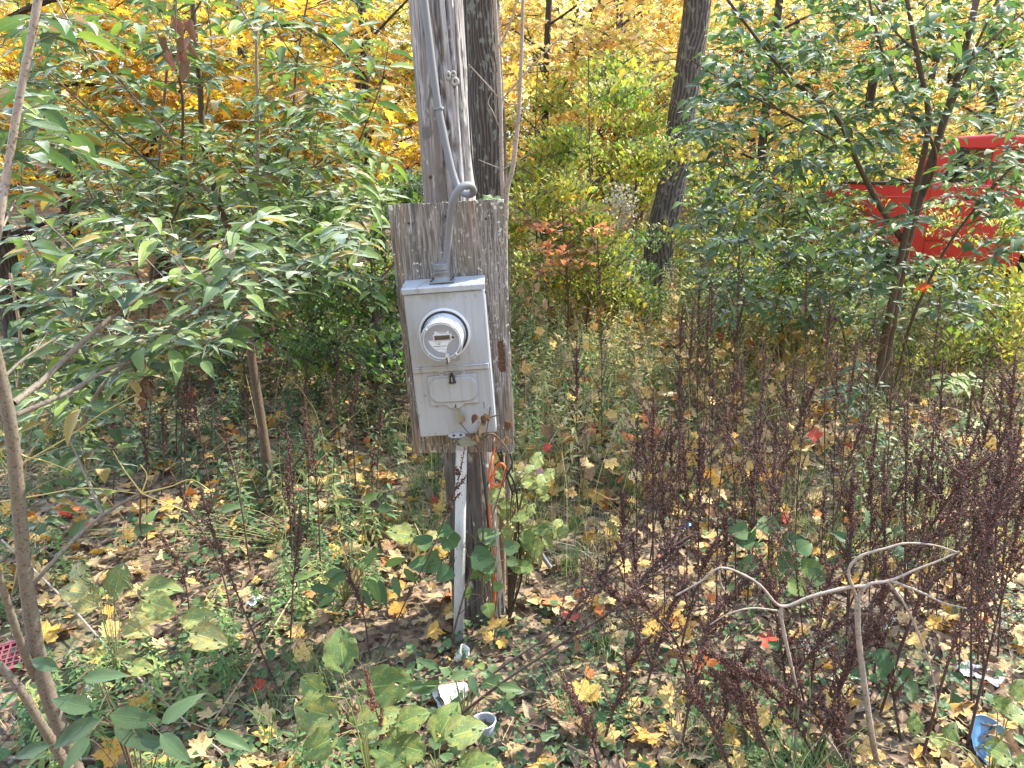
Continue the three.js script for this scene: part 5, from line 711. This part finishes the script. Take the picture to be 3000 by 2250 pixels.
leafy('leafy_plant', 'row of green sprigs at the foot of the brown stemmed sapling', [900, 1600], 3.2, K.ovate, [[640, 1500, 70, 30], [600, 1520, 80, 160], [1060, 1470, 60, 40], [1030, 1480, 60, 150], [1100, 1490, 60, 0], [560, 1660, 80, 90], [700, 1660, 70, -60], [600, 1620, 70, 10], [380, 1560, 80, 20], [430, 1540, 70, 80], [200, 1580, 80, 70], [250, 1500, 80, 20], [140, 1560, 80, 150], [300, 1640, 80, 200], [470, 1620, 70, -20]], [4, 4, 2, 2, 2, 1, 0, 0], 57);
// yellow petiole stalks fanning out at the left
{
  const b = onGround(420, 1560), t = thing('leaf_stalks', 'fan of bare yellow leaf stalks radiating at the left below the thicket', 'stalks', b);
  for (const l of [[[0, 1470], [120, 1450], [250, 1430], [400, 1445]], [[415, 1445], [500, 1425], [560, 1405], [620, 1440]], [[415, 1445], [430, 1390], [410, 1360]], [[415, 1445], [500, 1480], [550, 1500]], [[60, 1360], [200, 1280], [300, 1210], [400, 1155]], [[0, 1260], [60, 1330], [130, 1350], [210, 1380]], [[415, 1445], [360, 1370], [330, 1320]]]) part('stalk', tube(local(path(l, 1.95), b), 0.0024, 0.0012, 6, 14), M.stemYellow, t);
  part('twig', tube(local([b, ...path([[410, 1500], [412, 1445]], 1.98)], b), 0.004, 0.003, 6), M.stemBrown, t);
}
// dead leaf bunches hung in the thicket
{
  const bunch = (label, px, py, d, n, s, cols, seed, w, h) => { const r = rngOf(seed), b = at(px, py, d), t = thing('dead_leaf_bunch', label, 'dead leaves', b), lv = []; for (let i = 0; i < n; i++) { const p = at(px + (r() - 0.5) * w, py + (r() - 0.5) * h, d + (r() - 0.5) * 0.1); lv.push(leafAt(p, V((r() - 0.5) * 0.8, -1, (r() - 0.5) * 0.8), V(r() - 0.5, 0.2, 1), s * (0.7 + 0.6 * r()), (r() * 4) | 0, cols[(r() * cols.length) | 0])); } dress(t, lv, K.brown, 100, r); part('twig', tube([V(0.01, s * 1.4, 0), V(0, 0.2 * s, 0.01), V(-0.01, -s, 0)], 0.003, 0.0015, 5), M.stemBrown, t); };
  bunch('bunch of curled reddish dead leaves at the top left of the thicket', 520, 90, 2.6, 11, 0.065, [4, 4, 0], 61, 120, 190);
  bunch('small bunch of reddish curled dead leaves hanging mid left', 430, 1130, 2.2, 7, 0.06, [4, 4, 0], 62, 40, 70);
  bunch('curled dry leaves caught on the lower right corner of the meter box', 1430, 1245, 2.58, 16, 0.052, [3, 1, 3, 2], 63, 120, 80);
  bunch('dry leaves tangled on a twig right of the board', 1560, 880, 3.0, 8, 0.04, [3, 1, 3], 64, 110, 120);
  const b = at(1400, 1330, 2.6); b.y = terrain(b.x, b.z); const t = thing('dried_vine', 'dry brown vine climbing from the ground to the lower right corner of the meter box', 'vine', b);
  for (const [l, r0] of [[[[1412, 1800], [1415, 1560], [1408, 1420], [1404, 1330], [1398, 1270], [1420, 1230], [1462, 1215]], 0.0055], [[[1404, 1330], [1385, 1285], [1350, 1240], [1340, 1215]], 0.0025], [[[1404, 1290], [1440, 1270], [1470, 1295], [1490, 1330], [1470, 1420], [1440, 1520]], 0.004], [[[1300, 2000], [1330, 1850], [1360, 1740], [1385, 1650], [1395, 1560]], 0.006], [[[1330, 1860], [1300, 1930], [1290, 1990]], 0.003], [[[1345, 1800], [1390, 1760], [1440, 1730]], 0.002]]) part('stem', tube(local(path(l, 2.585), b), r0, r0 * 0.6, 6, 30), M.stemBrown, t);
  const lf = leafAt(at(1352, 1250, 2.585), V(-0.2, 1, 0.05), V(0.7, 0, 1), 0.085, 1, 3); lf.m.premultiply(new THREE.Matrix4().makeTranslation(-b.x, -b.y, -b.z)); part('leaf', K.brown.geos[1], LEAFY([0.38, 0.34, 0.22], veinTex(7, 1.4, 0.8, 5), 0.3, 0.1), t).applyMatrix4(lf.m);
  const l2 = leafAt(at(1335, 1290, 2.57), V(1, -0.1, 0.1), V(0, 1, 0.8), 0.09, 1, 3); l2.m.premultiply(new THREE.Matrix4().makeTranslation(-b.x, -b.y, -b.z)); part('leaf', K.brown.geos[0], LEAFY([0.30, 0.27, 0.17], veinTex(7, 1.4, 0.8, 5), 0.3, 0.1), t).applyMatrix4(l2.m);
}
// ------------------------------------------------------------------ ground cover
{
  const r = rngOf(91), R = () => r(), floor = (d0, d1, pw = 1) => { const d = lerp(d0, d1, Math.pow(r(), pw)), x = (r() * 2 - 1) * (0.78 * d + 0.25); return [x, terrain(x, -d), -d, d]; };
  // brown litter
  const brown = [[], [], [], []], BC = [[0.22, 0.14, 0.09], [0.30, 0.20, 0.12], [0.14, 0.09, 0.06], [0.38, 0.27, 0.17], [0.42, 0.30, 0.18]];
  for (let i = 0; i < 15000; i++) { const [x, y, z, d] = floor(1.55, 14, 1.7); brown[i % 4].push([place(x, y + 0.004 + 0.03 * r() * r(), z, 0.045 + 0.055 * r(), r() * TAU, (r() - 0.5) * 1.3, (r() - 0.5) * 1.3), tint(BC, [3, 3, 2, 2, 1], r)]); }
  const lit = new THREE.Group(); lit.name = 'leaf_litter'; scene.add(lit); tag(lit, 'brown leaf litter covering the forest floor', 'leaf litter', null, 'stuff'); brown.forEach((l, i) => scatter('litter', K.brown.geos[i], K.brown.many, l, lit));
  // fallen maple leaves: the ones that show largest are things
  const all = [];
  for (let i = 0; i < 8200; i++) { const [x, y, z, d] = floor(1.6, 11, 1.1); const m = fbm(x * 0.7 + 3, z * 0.7, 3, 66) + (x > 0.1 ? 0.06 : -0.02); if (m < 0.42 && r() < 0.75) continue; if (d < 2.7 && r() < 0.42) continue; const s = 0.04 + 0.07 * Math.pow(r(), 1.3), c = pick(r, [5, 5, 3, 3, 0.8, 0.45, 1.2, 4]); all.push({ p: V(x, y + 0.016 + 0.04 * r(), z), s, c, g: (r() * 5) | 0, ry: r() * TAU, rx: (r() - 0.5) * 1.5, rz: (r() - 0.5) * 1.5 }); }
  for (const l of all) { const [px, py, z] = toPixel(l.p); l.show = px > 0 && px < 3000 && py < 2250 ? l.s / z : 0; } all.sort((a, b) => b.show - a.show);
  const NM = ['yellow', 'yellow', 'golden', 'tan', 'orange', 'red', 'brown', 'pale straw'], far = [[], [], [], [], []];
  const LB = { yellow: 'yellow maple leaf lying among the litter', golden: 'deep golden maple leaf lying among the litter', tan: 'dull tan maple leaf lying among the litter', orange: 'orange maple leaf lying among the litter', red: 'red maple leaf lying among the litter', brown: 'brown curled maple leaf lying among the litter', 'pale straw': 'pale straw coloured maple leaf lying among the litter' };
  const where = (l) => { const [px, py] = toPixel(l.p); return (py > 1950 ? 'near the lower edge, ' : py > 1700 ? 'level with the pipe foot, ' : 'further back, ') + (px < 700 ? 'far left' : px < 1300 ? 'left of the pole' : px < 1900 ? 'right of the pole' : px < 2500 ? 'under the dead branch' : 'far right'); };
  all.forEach((l, i) => { const m = place(l.p.x, l.p.y, l.p.z, l.s, l.ry, l.rx, l.rz); if (i < 300) { const w = where(l); solo('fallen_maple_leaf', K.maple.geos[l.g], K.maple.mats[l.c], LB[NM[l.c]].replace('among the litter', w), 'leaf', NM[l.c] + ' maple leaves fallen ' + w).applyMatrix4(m); } else { const c = K.maple.cols[l.c], j = 0.8 + 0.4 * r(); far[l.g].push([m, [c[0] * j, c[1] * j, c[2] * j]]); } });
  const fl = new THREE.Group(); fl.name = 'fallen_leaves'; scene.add(fl); tag(fl, 'smaller and further fallen maple leaves strewn over the ground', 'fallen leaves', null, 'stuff'); far.forEach((l, i) => l.length && scatter('leaves', K.maple.geos[i], K.maple.many, l, fl));
  // straws and twiglets
  const straw = new THREE.CylinderGeometry(0.4, 0.25, 1, 4).rotateZ(Math.PI / 2), st = []; for (let i = 0; i < 2600; i++) { const [x, y, z, d] = floor(1.6, 8, 1.5); const L = 0.06 + 0.22 * r() * r(); st.push([new THREE.Matrix4().compose(V(x, y + 0.015 + 0.03 * r(), z), new THREE.Quaternion().setFromEuler(new THREE.Euler(0, r() * TAU, (r() - 0.5) * 0.5)), V(L, 0.004 + 0.003 * r(), 0.004)), tint([[0.30, 0.23, 0.15], [0.18, 0.12, 0.08], [0.42, 0.34, 0.2], [0.10, 0.06, 0.045]], [2, 2, 1, 2], r)]); }
  tag(scatter('dry_twigs', straw, std([1, 1, 1], 0.85), st), 'dry straws and broken twigs strewn over the litter', 'twigs', null, 'stuff');
  // grass tufts
  const tuft = (n, h, s, wide) => { const q = rngOf(s), P = [], I = []; for (let i = 0; i < n; i++) { const a = q() * TAU, b = 0.35 * q(), hh = h * (0.5 + 0.6 * q()), w = wide * (0.6 + 0.7 * q()), ox = (q() - 0.5) * 0.07, oz = (q() - 0.5) * 0.07, bend = 0.3 + 0.8 * q(), k = P.length / 3; for (let j = 0; j <= 3; j++) { const t = j / 3, out = (b + bend * t * t) * hh * 0.8, y = hh * (t - 0.25 * bend * t * t), ww = w * (1 - t * 0.92); P.push(ox + Math.cos(a) * out - Math.sin(a) * ww, y, oz + Math.sin(a) * out + Math.cos(a) * ww, ox + Math.cos(a) * out + Math.sin(a) * ww, y, oz + Math.sin(a) * out - Math.cos(a) * ww); } for (let j = 0; j < 3; j++) { const m = k + j * 2; I.push(m, m + 1, m + 2, m + 1, m + 3, m + 2); } } const g = new THREE.BufferGeometry(); g.setAttribute('position', new THREE.Float32BufferAttribute(P, 3)); g.setAttribute('uv', new THREE.Float32BufferAttribute(new Float32Array(P.length / 3 * 2), 2)); g.setIndex(I); g.computeVertexNormals(); return g; };
  const grassMat = new THREE.MeshPhysicalMaterial({ color: 0xffffff, roughness: 1, transmission: 0.45, thickness: 0, side: THREE.DoubleSide }), gr = [[], []];
  for (let i = 0; i < 2600; i++) { const [x, y, z, d] = floor(1.7, 9, 1.2); const m = fbm(x * 0.9 + 13, z * 0.9 + 5, 3, 12) + (x > 0 && d > 3.2 ? 0.16 : 0) - (d < 3.1 ? 0.17 : 0); if (m < 0.5) continue; gr[i % 2].push([place(x, y - 0.005, z, 0.7 + 0.7 * r(), r() * TAU), tint([[0.10, 0.20, 0.035], [0.17, 0.24, 0.05], [0.36, 0.32, 0.12], [0.06, 0.13, 0.03]], [3, 2, 1.6, 2], r)]); }
  const gg = new THREE.Group(); gg.name = 'grass'; scene.add(gg); tag(gg, 'thin green and straw grass tufts growing through the leaves', 'grass', null, 'stuff'); scatter('blades', tuft(14, 0.2, 1, 0.0028), grassMat, gr[0], gg); scatter('blades', tuft(14, 0.28, 2, 0.0028), grassMat, gr[1], gg);
  // tall weeds behind: stalk with many narrow leaves
  const weed = (s, h, nl, ll) => { const q = rngOf(s), gs = [tube([V(0, 0, 0), V(0.02, h * 0.5, 0.01), V(0.05, h, 0)], 0.004, 0.0015, 4, 5).toNonIndexed()]; for (let i = 0; i < nl; i++) { const t = 0.12 + 0.86 * i / nl, g = blade3[i % 2].clone(), k = ll * (1.15 - 0.6 * t) * (0.7 + 0.5 * q()); g.scale(k, k, k * 0.75); g.rotateZ(0.5 - 0.9 * q()); g.rotateY(i * 2.4 + q()); g.translate(0.05 * t * t, h * t, 0); gs.push(g.toNonIndexed()); } return mergeGeometries(gs); };
  const wd = [[], [], []], tall = []; for (let i = 0; i < 4600; i++) { const d = lerp(3.8, 14, Math.pow(r(), 0.95)), px = lerp(1480, 3050, Math.pow(r(), 1.1)), p = at(px, 900, d), x = p.x, z = p.z; if (px > 2050 && d < 6.4 && r() < 0.85) continue; if (d < 5.4 && r() < 0.55) continue; const m = fbm(x * 0.8, z * 0.8, 3, 44); if (m < 0.40) continue; const px2 = toPixel(V(x, terrain(x, z), z))[0]; wd[i % 3].push([place(x, terrain(x, z), z, (d < 5.4 ? 0.3 : 0.5) + 0.9 * r() * fbm(x * 1.7 + 9, z * 1.7, 2, 83), r() * TAU, (r() - 0.5) * 0.5, (r() - 0.5) * 0.5), tint([[0.15, 0.25, 0.06], [0.30, 0.36, 0.09], [0.52, 0.49, 0.2], [0.12, 0.22, 0.06], [0.34, 0.24, 0.13]], [3, 3.2, 2.4, 1.5, 2.2], r)]); }
  const ww = new THREE.Group(); ww.name = 'weeds'; scene.add(ww); tag(ww, 'tall green weeds and grasses filling the clearing right of the pole', 'weeds', null, 'stuff'); scatter('stalks', weed(1, 0.75, 30, 0.11), crownlike(), wd[0], ww); scatter('stalks', weed(2, 0.95, 34, 0.09), crownlike(), wd[1], ww); scatter('stalks', weed(3, 0.55, 24, 0.13), crownlike(), wd[2], ww);
  function crownlike() { return grassMat; }
  { const sg = tube([V(0, 0, 0), V(0.06, 0.4, 0.02), V(0.2, 0.75, 0.05), V(0.42, 0.95, 0.06)], 0.0026, 0.0009, 4, 7), l = []; for (let i = 0; i < 1500; i++) { const d = lerp(3.0, 8.5, r()), p = at(lerp(r() < 0.25 ? 100 : 1450, 2950, r()), 900, d); if (fbm(p.x * 0.9 + 50, p.z * 0.9, 3, 48) < 0.42) continue; l.push([place(p.x, terrain(p.x, p.z), p.z, 0.35 + 0.5 * r(), r() * TAU, (r() - 0.5) * 0.7, (r() - 0.5) * 0.7), tint([[0.5, 0.42, 0.2], [0.36, 0.38, 0.12], [0.28, 0.18, 0.10], [0.10, 0.06, 0.045]], [3, 2, 2, 2], r)]); } tag(scatter('dry_stalks', sg, std([1, 1, 1], 0.85), l), 'tangle of thin dry straw stalks in the clearing and under the trees', 'stalks', null, 'stuff'); }
  { const l = [[], []]; for (let i = 0; i < 900; i++) { const d = lerp(3.6, 8, r()), p = at(lerp(1460, 2500, r()), 900, d); l[i % 2].push([place(p.x, terrain(p.x, p.z) + 0.06 + 0.5 * r() * r(), p.z, 0.05 + 0.05 * r(), r() * TAU, (r() - 0.5) * 2, (r() - 0.5) * 2), tint(K.maple.cols, [4, 4, 2, 2, 0.6, 0.2, 1, 2], r)]); } const g = new THREE.Group(); g.name = 'caught_leaves'; scene.add(g); tag(g, 'small yellow leaves caught on the weeds of the clearing', 'leaves', null, 'stuff'); l.forEach((q, i) => scatter('leaves', K.maple.geos[i * 2], K.maple.many, q, g)); }
  // low weeds on the left floor and round leaved creepers in front
  const lw = []; for (let i = 0; i < 420; i++) { const d = lerp(3.4, 8, r()), p = at(lerp(-50, 1150, r()), 1000, d); if (fbm(p.x * 0.9 + 7, p.z * 0.9, 3, 4) < 0.47) continue; lw.push([place(p.x, terrain(p.x, p.z), p.z, 0.35 + 0.4 * r(), r() * TAU, (r() - 0.5) * 0.4), tint([[0.05, 0.12, 0.035], [0.09, 0.17, 0.05], [0.2, 0.25, 0.07]], [3, 2, 1], r)]); }
  for (let i = 0; i < 320; i++) { const d = lerp(1.85, 3.6, r()), p = at(lerp(-80, 1100, r()), 1600, d); if (fbm(p.x * 1.3 + 17, p.z * 1.3, 3, 6) < 0.5) continue; lw.push([place(p.x, terrain(p.x, p.z), p.z, 0.22 + 0.28 * r(), r() * TAU, (r() - 0.5) * 0.5), tint([[0.08, 0.18, 0.05], [0.14, 0.25, 0.06], [0.24, 0.32, 0.09]], [3, 2, 1.5], r)]); }
  tag(scatter('low_weeds', weed(4, 0.5, 22, 0.16), grassMat, lw), 'low green weeds scattered on the shaded floor at left', 'weeds', null, 'stuff');
  const cr = [[], [], [], []]; for (let i = 0; i < 9000; i++) { const [x, y, z, d] = floor(1.6, 5.2, 1.3), m = fbm(x * 1.6 + 31, z * 1.6 + 2, 4, 19) + (d < 2.5 ? 0.05 : -0.02); if (m < 0.5) continue; cr[i % 4].push([place(x, y + 0.02 + 0.05 * r(), z, 0.018 + 0.03 * r() * r() + (r() < 0.08 ? 0.03 : 0), r() * TAU, (r() - 0.5) * 0.9 + 0.2, (r() - 0.5) * 0.8), tint(K.heart.cols, [3, 3, 2, 1.5], r)]); }
  const cg = new THREE.Group(); cg.name = 'ground_cover'; scene.add(cg); tag(cg, 'small round green creeper leaves spreading between the fallen leaves', 'ground cover', null, 'stuff'); cr.forEach((l, i) => scatter('creeper', K.heart.geos[i], K.heart.many, l, cg));
}
// tall green goldenrod and white asters in the right foreground
{
  const r = rngOf(17), rod = (label, fx, fy, tx, ty, n) => { const b = onGround(fx, fy), top = at(tx, ty, -b.z), lv = []; for (let i = 0; i < n; i++) { const q = 0.15 + 0.85 * i / n, p = b.clone().lerp(top, q), a = i * 2.4; p.x += 0.02 * Math.sin(q * 9); lv.push(leafAt(p, V(Math.cos(a), 0.1 - 0.5 * r(), Math.sin(a)), V(0, 1, 0.1), 0.10 * (1.1 - 0.5 * q), (r() * 4) | 0, pick(r, [1, 2, 3, 0, 3, 2, 0, 0]))); } const t = thing('goldenrod', label, 'weed', b, 'green goldenrod stalks under the right tree'); part('stem', tube(local([b, b.clone().lerp(top, 0.5).add(V(0.015, 0, 0)), top], b), 0.004, 0.0015, 5), M.stemGreen, t); dress(t, lv, K.lance, 40, r); };
  for (const [a, b2, c, d] of [[2600, 1520, 2590, 1240], [2640, 1540, 2660, 1280], [2680, 1500, 2700, 1240], [2580, 1450, 2560, 1220], [2730, 1480, 2740, 1260], [2620, 1430, 2630, 1180], [2540, 1560, 2520, 1330]]) rod(`green goldenrod stalk in front of the right tree foot, ${nth([2600, 2640, 2680, 2580, 2730, 2620, 2540], a)} from the left`, a, b2, c, d, 34);
  const aster = (label, px, py, n) => { const b = onGround(px, py + 60), t = thing('aster', label, 'flower', b), fl = [], tw = []; for (let i = 0; i < 9; i++) { const e = at(px + (r() - 0.5) * 90, py + (r() - 0.5) * 80, -b.z + (r() - 0.5) * 0.12); tw.push(tube(local([b, b.clone().lerp(e, 0.5).add(V(0, 0.03, 0)), e], b), 0.0015, 0.0008, 4)); for (let k = 0; k < n / 9; k++) { const p = e.clone().add(V((r() - 0.5) * 0.05, (r() - 0.5) * 0.04, (r() - 0.5) * 0.05)).sub(b); fl.push([place(p.x, p.y, p.z, 0.0035 + 0.002 * r(), r() * TAU, r(), r()), tint([[0.5, 0.5, 0.42], [0.36, 0.36, 0.28], [0.2, 0.2, 0.12]], [3, 2, 1], r)]); } } part('stem', merged(tw), M.stemGreen, t); scatter('blossom', new THREE.OctahedronGeometry(1, 0).scale(1, 0.5, 1), std([1, 1, 1], 0.9), fl, t); };
  aster('spray of faded white aster flowers left of the dead branch stem', 2400, 1900, 150); aster('spray of small white aster flowers right of the dead branch fork', 2565, 1800, 150); aster('white aster spray at the right edge', 2960, 1810, 120); aster('faded aster spray above the dock plumes', 2480, 2000, 120);
  { const b = onGround(1830, 700), t = thing('grass_plume', 'pale dry plume of grass glowing beyond the weeds right of the pole', 'grass plume', V(at(1820, 640, 6.6).x, terrain(1, -6.6), -6.6)), base = t.position, l = []; for (let i = 0; i < 260; i++) { const p = at(1820 + (r() + r() - 1) * 55, 600 + (r() + r() - 1) * 70, 6.6 + (r() - 0.5) * 0.15).sub(base); l.push([place(p.x, p.y, p.z, 0.012 + 0.012 * r(), r() * TAU, r() * 3, r() * 3), tint([[0.75, 0.68, 0.45], [0.65, 0.6, 0.5]], [1, 1], r)]); } part('stem', tube([V(0, 0, 0), V(0.02, 0.5, 0), at(1815, 600, 6.6).sub(base)], 0.006, 0.003, 5), M.stemTan, t); scatter('plume', seedGeo, seedMat, l, t); }
}
// ------------------------------------------------------------------ litter people left
{
  const put = (name, label, cat, px, py, rot, lift = 0.02) => { const b = onGround(px, py); b.y += lift; const t = thing(name, label, cat, b); t.rotation.set(...rot); if (name === 'plate') t.scale.setScalar(0.85); return t; };
  const white = std([0.78, 0.79, 0.81], 0.6), lathe = (pts, seg = 28) => new THREE.LatheGeometry(pts.map(([x, y]) => new THREE.Vector2(x, y)), seg), squash = (g, k, s) => { const p = g.attributes.position, r = rngOf(s); for (let i = 0; i < p.count; i++) { const a = Math.atan2(p.getZ(i), p.getX(i)), y = p.getY(i); const q = 1 - k * Math.max(0, Math.sin(a * 2 + y * 20)) - k * 0.3 * noise(a * 2, y * 40, s); p.setX(i, p.getX(i) * q); p.setZ(i, p.getZ(i) * q); } g.computeVertexNormals(); return g; };
  const cupPrint = new THREE.CanvasTexture((() => { const c = document.createElement('canvas'); c.width = 512; c.height = 256; const x = c.getContext('2d'); x.fillStyle = '#eceef2'; x.fillRect(0, 0, 512, 256); { const q = rngOf(6); for (let i = 0; i < 260; i++) { x.fillStyle = `rgba(${110 + 40 * q()},${90 + 30 * q()},${60 + 20 * q()},${0.12 + 0.3 * q()})`; x.beginPath(); x.ellipse(512 * q(), 256 * Math.sqrt(q()), 1 + 7 * q() * q(), 1 + 5 * q() * q(), q() * 3, 0, 7); x.fill(); } } x.fillStyle = '#3c3f66'; for (const k of [96, 352]) { x.fillRect(k, 30, 4, 170); for (let i = 0; i < 5; i++) x.fillRect(k + 10 + (i % 2) * 7, 60 + i * 26, 5, 18); x.beginPath(); x.arc(k + 34, 150, 13, 0, 7); x.fill(); x.fillStyle = '#eceef2'; x.beginPath(); x.arc(k + 34, 150, 6, 0, 7); x.fill(); x.fillStyle = '#3c3f66'; } return c; })()); cupPrint.colorSpace = THREE.SRGBColorSpace;
  const t = put('paper_cup', 'crushed white paper cup with dark print lying below the pipe', 'paper cup', 1325, 2058, [0.35, 0.55, 1.2], 0.04);
  cupPrint.needsUpdate = true; part('wall', squash(lathe([[0.033, -0.06], [0.037, -0.02], [0.042, 0.02], [0.047, 0.06]], 40), 0.45, 3), std([1, 1, 1], 0.55, { map: cupPrint, side: THREE.DoubleSide }), t); part('rolled_rim', squash(new THREE.TorusGeometry(0.047, 0.002, 8, 40).rotateX(Math.PI / 2).translate(0, 0.06, 0), 0.45, 3), white, t);
  const l = put('cup_piece', 'torn curled white plastic piece on brown leaves below the pipe', 'plastic piece', 1352, 1935, [0.5, 0.4, -0.7], 0.03);
  part('shell', squash(lathe([[0.020, -0.03], [0.026, 0], [0.030, 0.022], [0.031, 0.026]]), 0.3, 7), std([0.66, 0.69, 0.64], 0.5, { side: THREE.DoubleSide }), l); part('rim', squash(new THREE.TorusGeometry(0.031, 0.0025, 8, 30).rotateX(Math.PI / 2).translate(0, 0.027, 0), 0.3, 7), white, l);
  const g = put('plastic_tub', 'grey plastic tub with a white rim half buried in green creepers', 'tub', 1420, 2150, [-0.15, 0.3, 0.12], 0.02);
  part('wall', lathe([[0.001, -0.05], [0.036, -0.05], [0.04, -0.02], [0.045, 0.035], [0.043, 0.035], [0.038, -0.02]]), std([0.36, 0.38, 0.42], 0.5, { side: THREE.DoubleSide }), g); part('rim', new THREE.TorusGeometry(0.0455, 0.003, 8, 36).rotateX(Math.PI / 2).translate(0, 0.036, 0), white, g);
  const bp = put('plate', 'cracked glossy blue plastic plate at the bottom right', 'plate', 2885, 2190, [0.62, 0.1, -0.2], 0.02), blue = std([0.045, 0.14, 0.26], 0.35, { clearcoat: 0.25, clearcoatRoughness: 0.15, side: THREE.DoubleSide });
  part('dish', squash(lathe([[0.001, 0.012], [0.05, 0.010], [0.075, 0.014], [0.096, 0.028], [0.105, 0.032]], 48), 0.12, 11), blue, bp); part('rim', squash(new THREE.TorusGeometry(0.106, 0.0022, 8, 48, 2.6).rotateX(-Math.PI / 2).translate(0, 0.033, 0), 0.12, 11), std([0.6, 0.62, 0.68], 0.3, { clearcoat: 0.6 }), bp);
  const wrap = (label, px, py, s, c, seed, more) => { const q = rngOf(seed), gm = new THREE.PlaneGeometry(s, s * 0.7, 14, 10).rotateX(-Math.PI / 2), p = gm.attributes.position; for (let i = 0; i < p.count; i++) p.setY(i, s * 0.42 * (fbm(p.getX(i) / s * 4 + seed, p.getZ(i) / s * 4, 3, seed) - 0.4)); gm.computeVertexNormals(); const w = put('wrapper', label, 'wrapper', px, py, [0, q() * 3, 0], 0.02); part('foil', gm, std(c, 0.2, { side: THREE.DoubleSide, ...more }), w); part('fold', gm.clone().scale(0.5, 1.2, 0.4).translate(s * 0.1, 0.008, s * 0.1), std(c, 0.25, { side: THREE.DoubleSide, ...more }), w); };
  wrap('crumpled shiny clear plastic wrapper near the right edge above the blue plate', 2870, 1985, 0.15, [0.62, 0.6, 0.62], 71, { metalness: 0.5, roughness: 0.15 });
  wrap('crumpled pale plastic bag between weeds at the bottom left', 300, 2010, 0.14, [0.6, 0.6, 0.66], 72); wrap('small white plastic scrap low at the bottom left', 245, 2075, 0.09, [0.75, 0.75, 0.78], 73); wrap('small blue plastic scrap among leaves right of the pole', 2005, 1550, 0.07, [0.10, 0.28, 0.6], 74); wrap('pale scrap lying behind the right tree foot', 2575, 1050, 0.16, [0.62, 0.66, 0.72], 75); wrap('white scrap of paper under the pale narrow leaves left of the pipe', 745, 1770, 0.08, [0.7, 0.7, 0.72], 76);
  const cr = put('crate', 'maroon plastic crate grating at the left edge low down', 'crate', 20, 1955, [0.35, 0.3, 0.1], 0.05), bars = []; for (let i = 0; i < 6; i++) { bars.push(boxAt(0.16, 0.006, 0.006, 0, 0, -0.06 + i * 0.024)); bars.push(boxAt(0.006, 0.0055, 0.13, -0.07 + i * 0.028, 0, 0)); }
  const mar = std([0.22, 0.05, 0.06], 0.5); part('grating', merged(bars), mar, cr); part('crate_edge', merged([boxAt(0.17, 0.03, 0.008, 0, -0.01, 0.068), boxAt(0.17, 0.03, 0.008, 0, -0.01, -0.068)]), mar, cr);
  const pk = put('plastic_disc', 'faded pink plastic disc half hidden by the vine right of the orange cord', 'disc', 1560, 1440, [1.1, 0.3, 0.2], 0.1); part('disc', lathe([[0.001, 0.006], [0.06, 0.006], [0.075, 0.002], [0.078, -0.006]], 36), std([0.55, 0.28, 0.32], 0.5, { side: THREE.DoubleSide }), pk); part('rim', new THREE.TorusGeometry(0.078, 0.003, 8, 36).rotateX(Math.PI / 2).translate(0, -0.006, 0), std([0.5, 0.24, 0.28], 0.5), pk);
  // long canes and a branch lying on the ground
  const cane = (label, pts, r0, mat) => { const p = pts.map(([x, y, h]) => { const g = onGround(x, y); g.y += h; return g; }); solo('cane', tube(p, r0, r0 * 0.7, 7, 24), mat, label, 'cane'); };
  cane('long pale cane slanting from the left edge down to the bottom centre left', [[20, 1640, 0.12], [200, 1810, 0.10], [340, 1960, 0.08], [480, 2090, 0.07], [600, 2190, 0.05], [660, 2240, 0.05]], 0.0055, M.stemPale);
  cane('thin straw cane crossing the lower left from right to left', [[880, 1810, 0.16], [720, 2030, 0.08], [600, 2180, 0.04]], 0.004, M.stemTan); cane('dry reddish cane lying across the bottom left', [[480, 2060, 0.03], [620, 2150, 0.03], [770, 2220, 0.02]], 0.0045, M.stemTan);
  cane('bleached cane lying along the bottom left edge', [[-40, 2250, 0.05], [250, 2250, 0.04], [560, 2240, 0.03]], 0.006, M.stemPale); cane('dark bramble cane arching right of the meter box', [[1500, 1330, 0.45], [1580, 1300, 0.55], [1720, 1290, 0.6], [1850, 1300, 0.55]], 0.004, M.stemBrown); cane('thin straw stalk leaning right of the board', [[1560, 1480, 0.2], [1650, 1400, 0.4], [1760, 1330, 0.5]], 0.003, M.stemTan);
}
renderer.render(scene, camera);
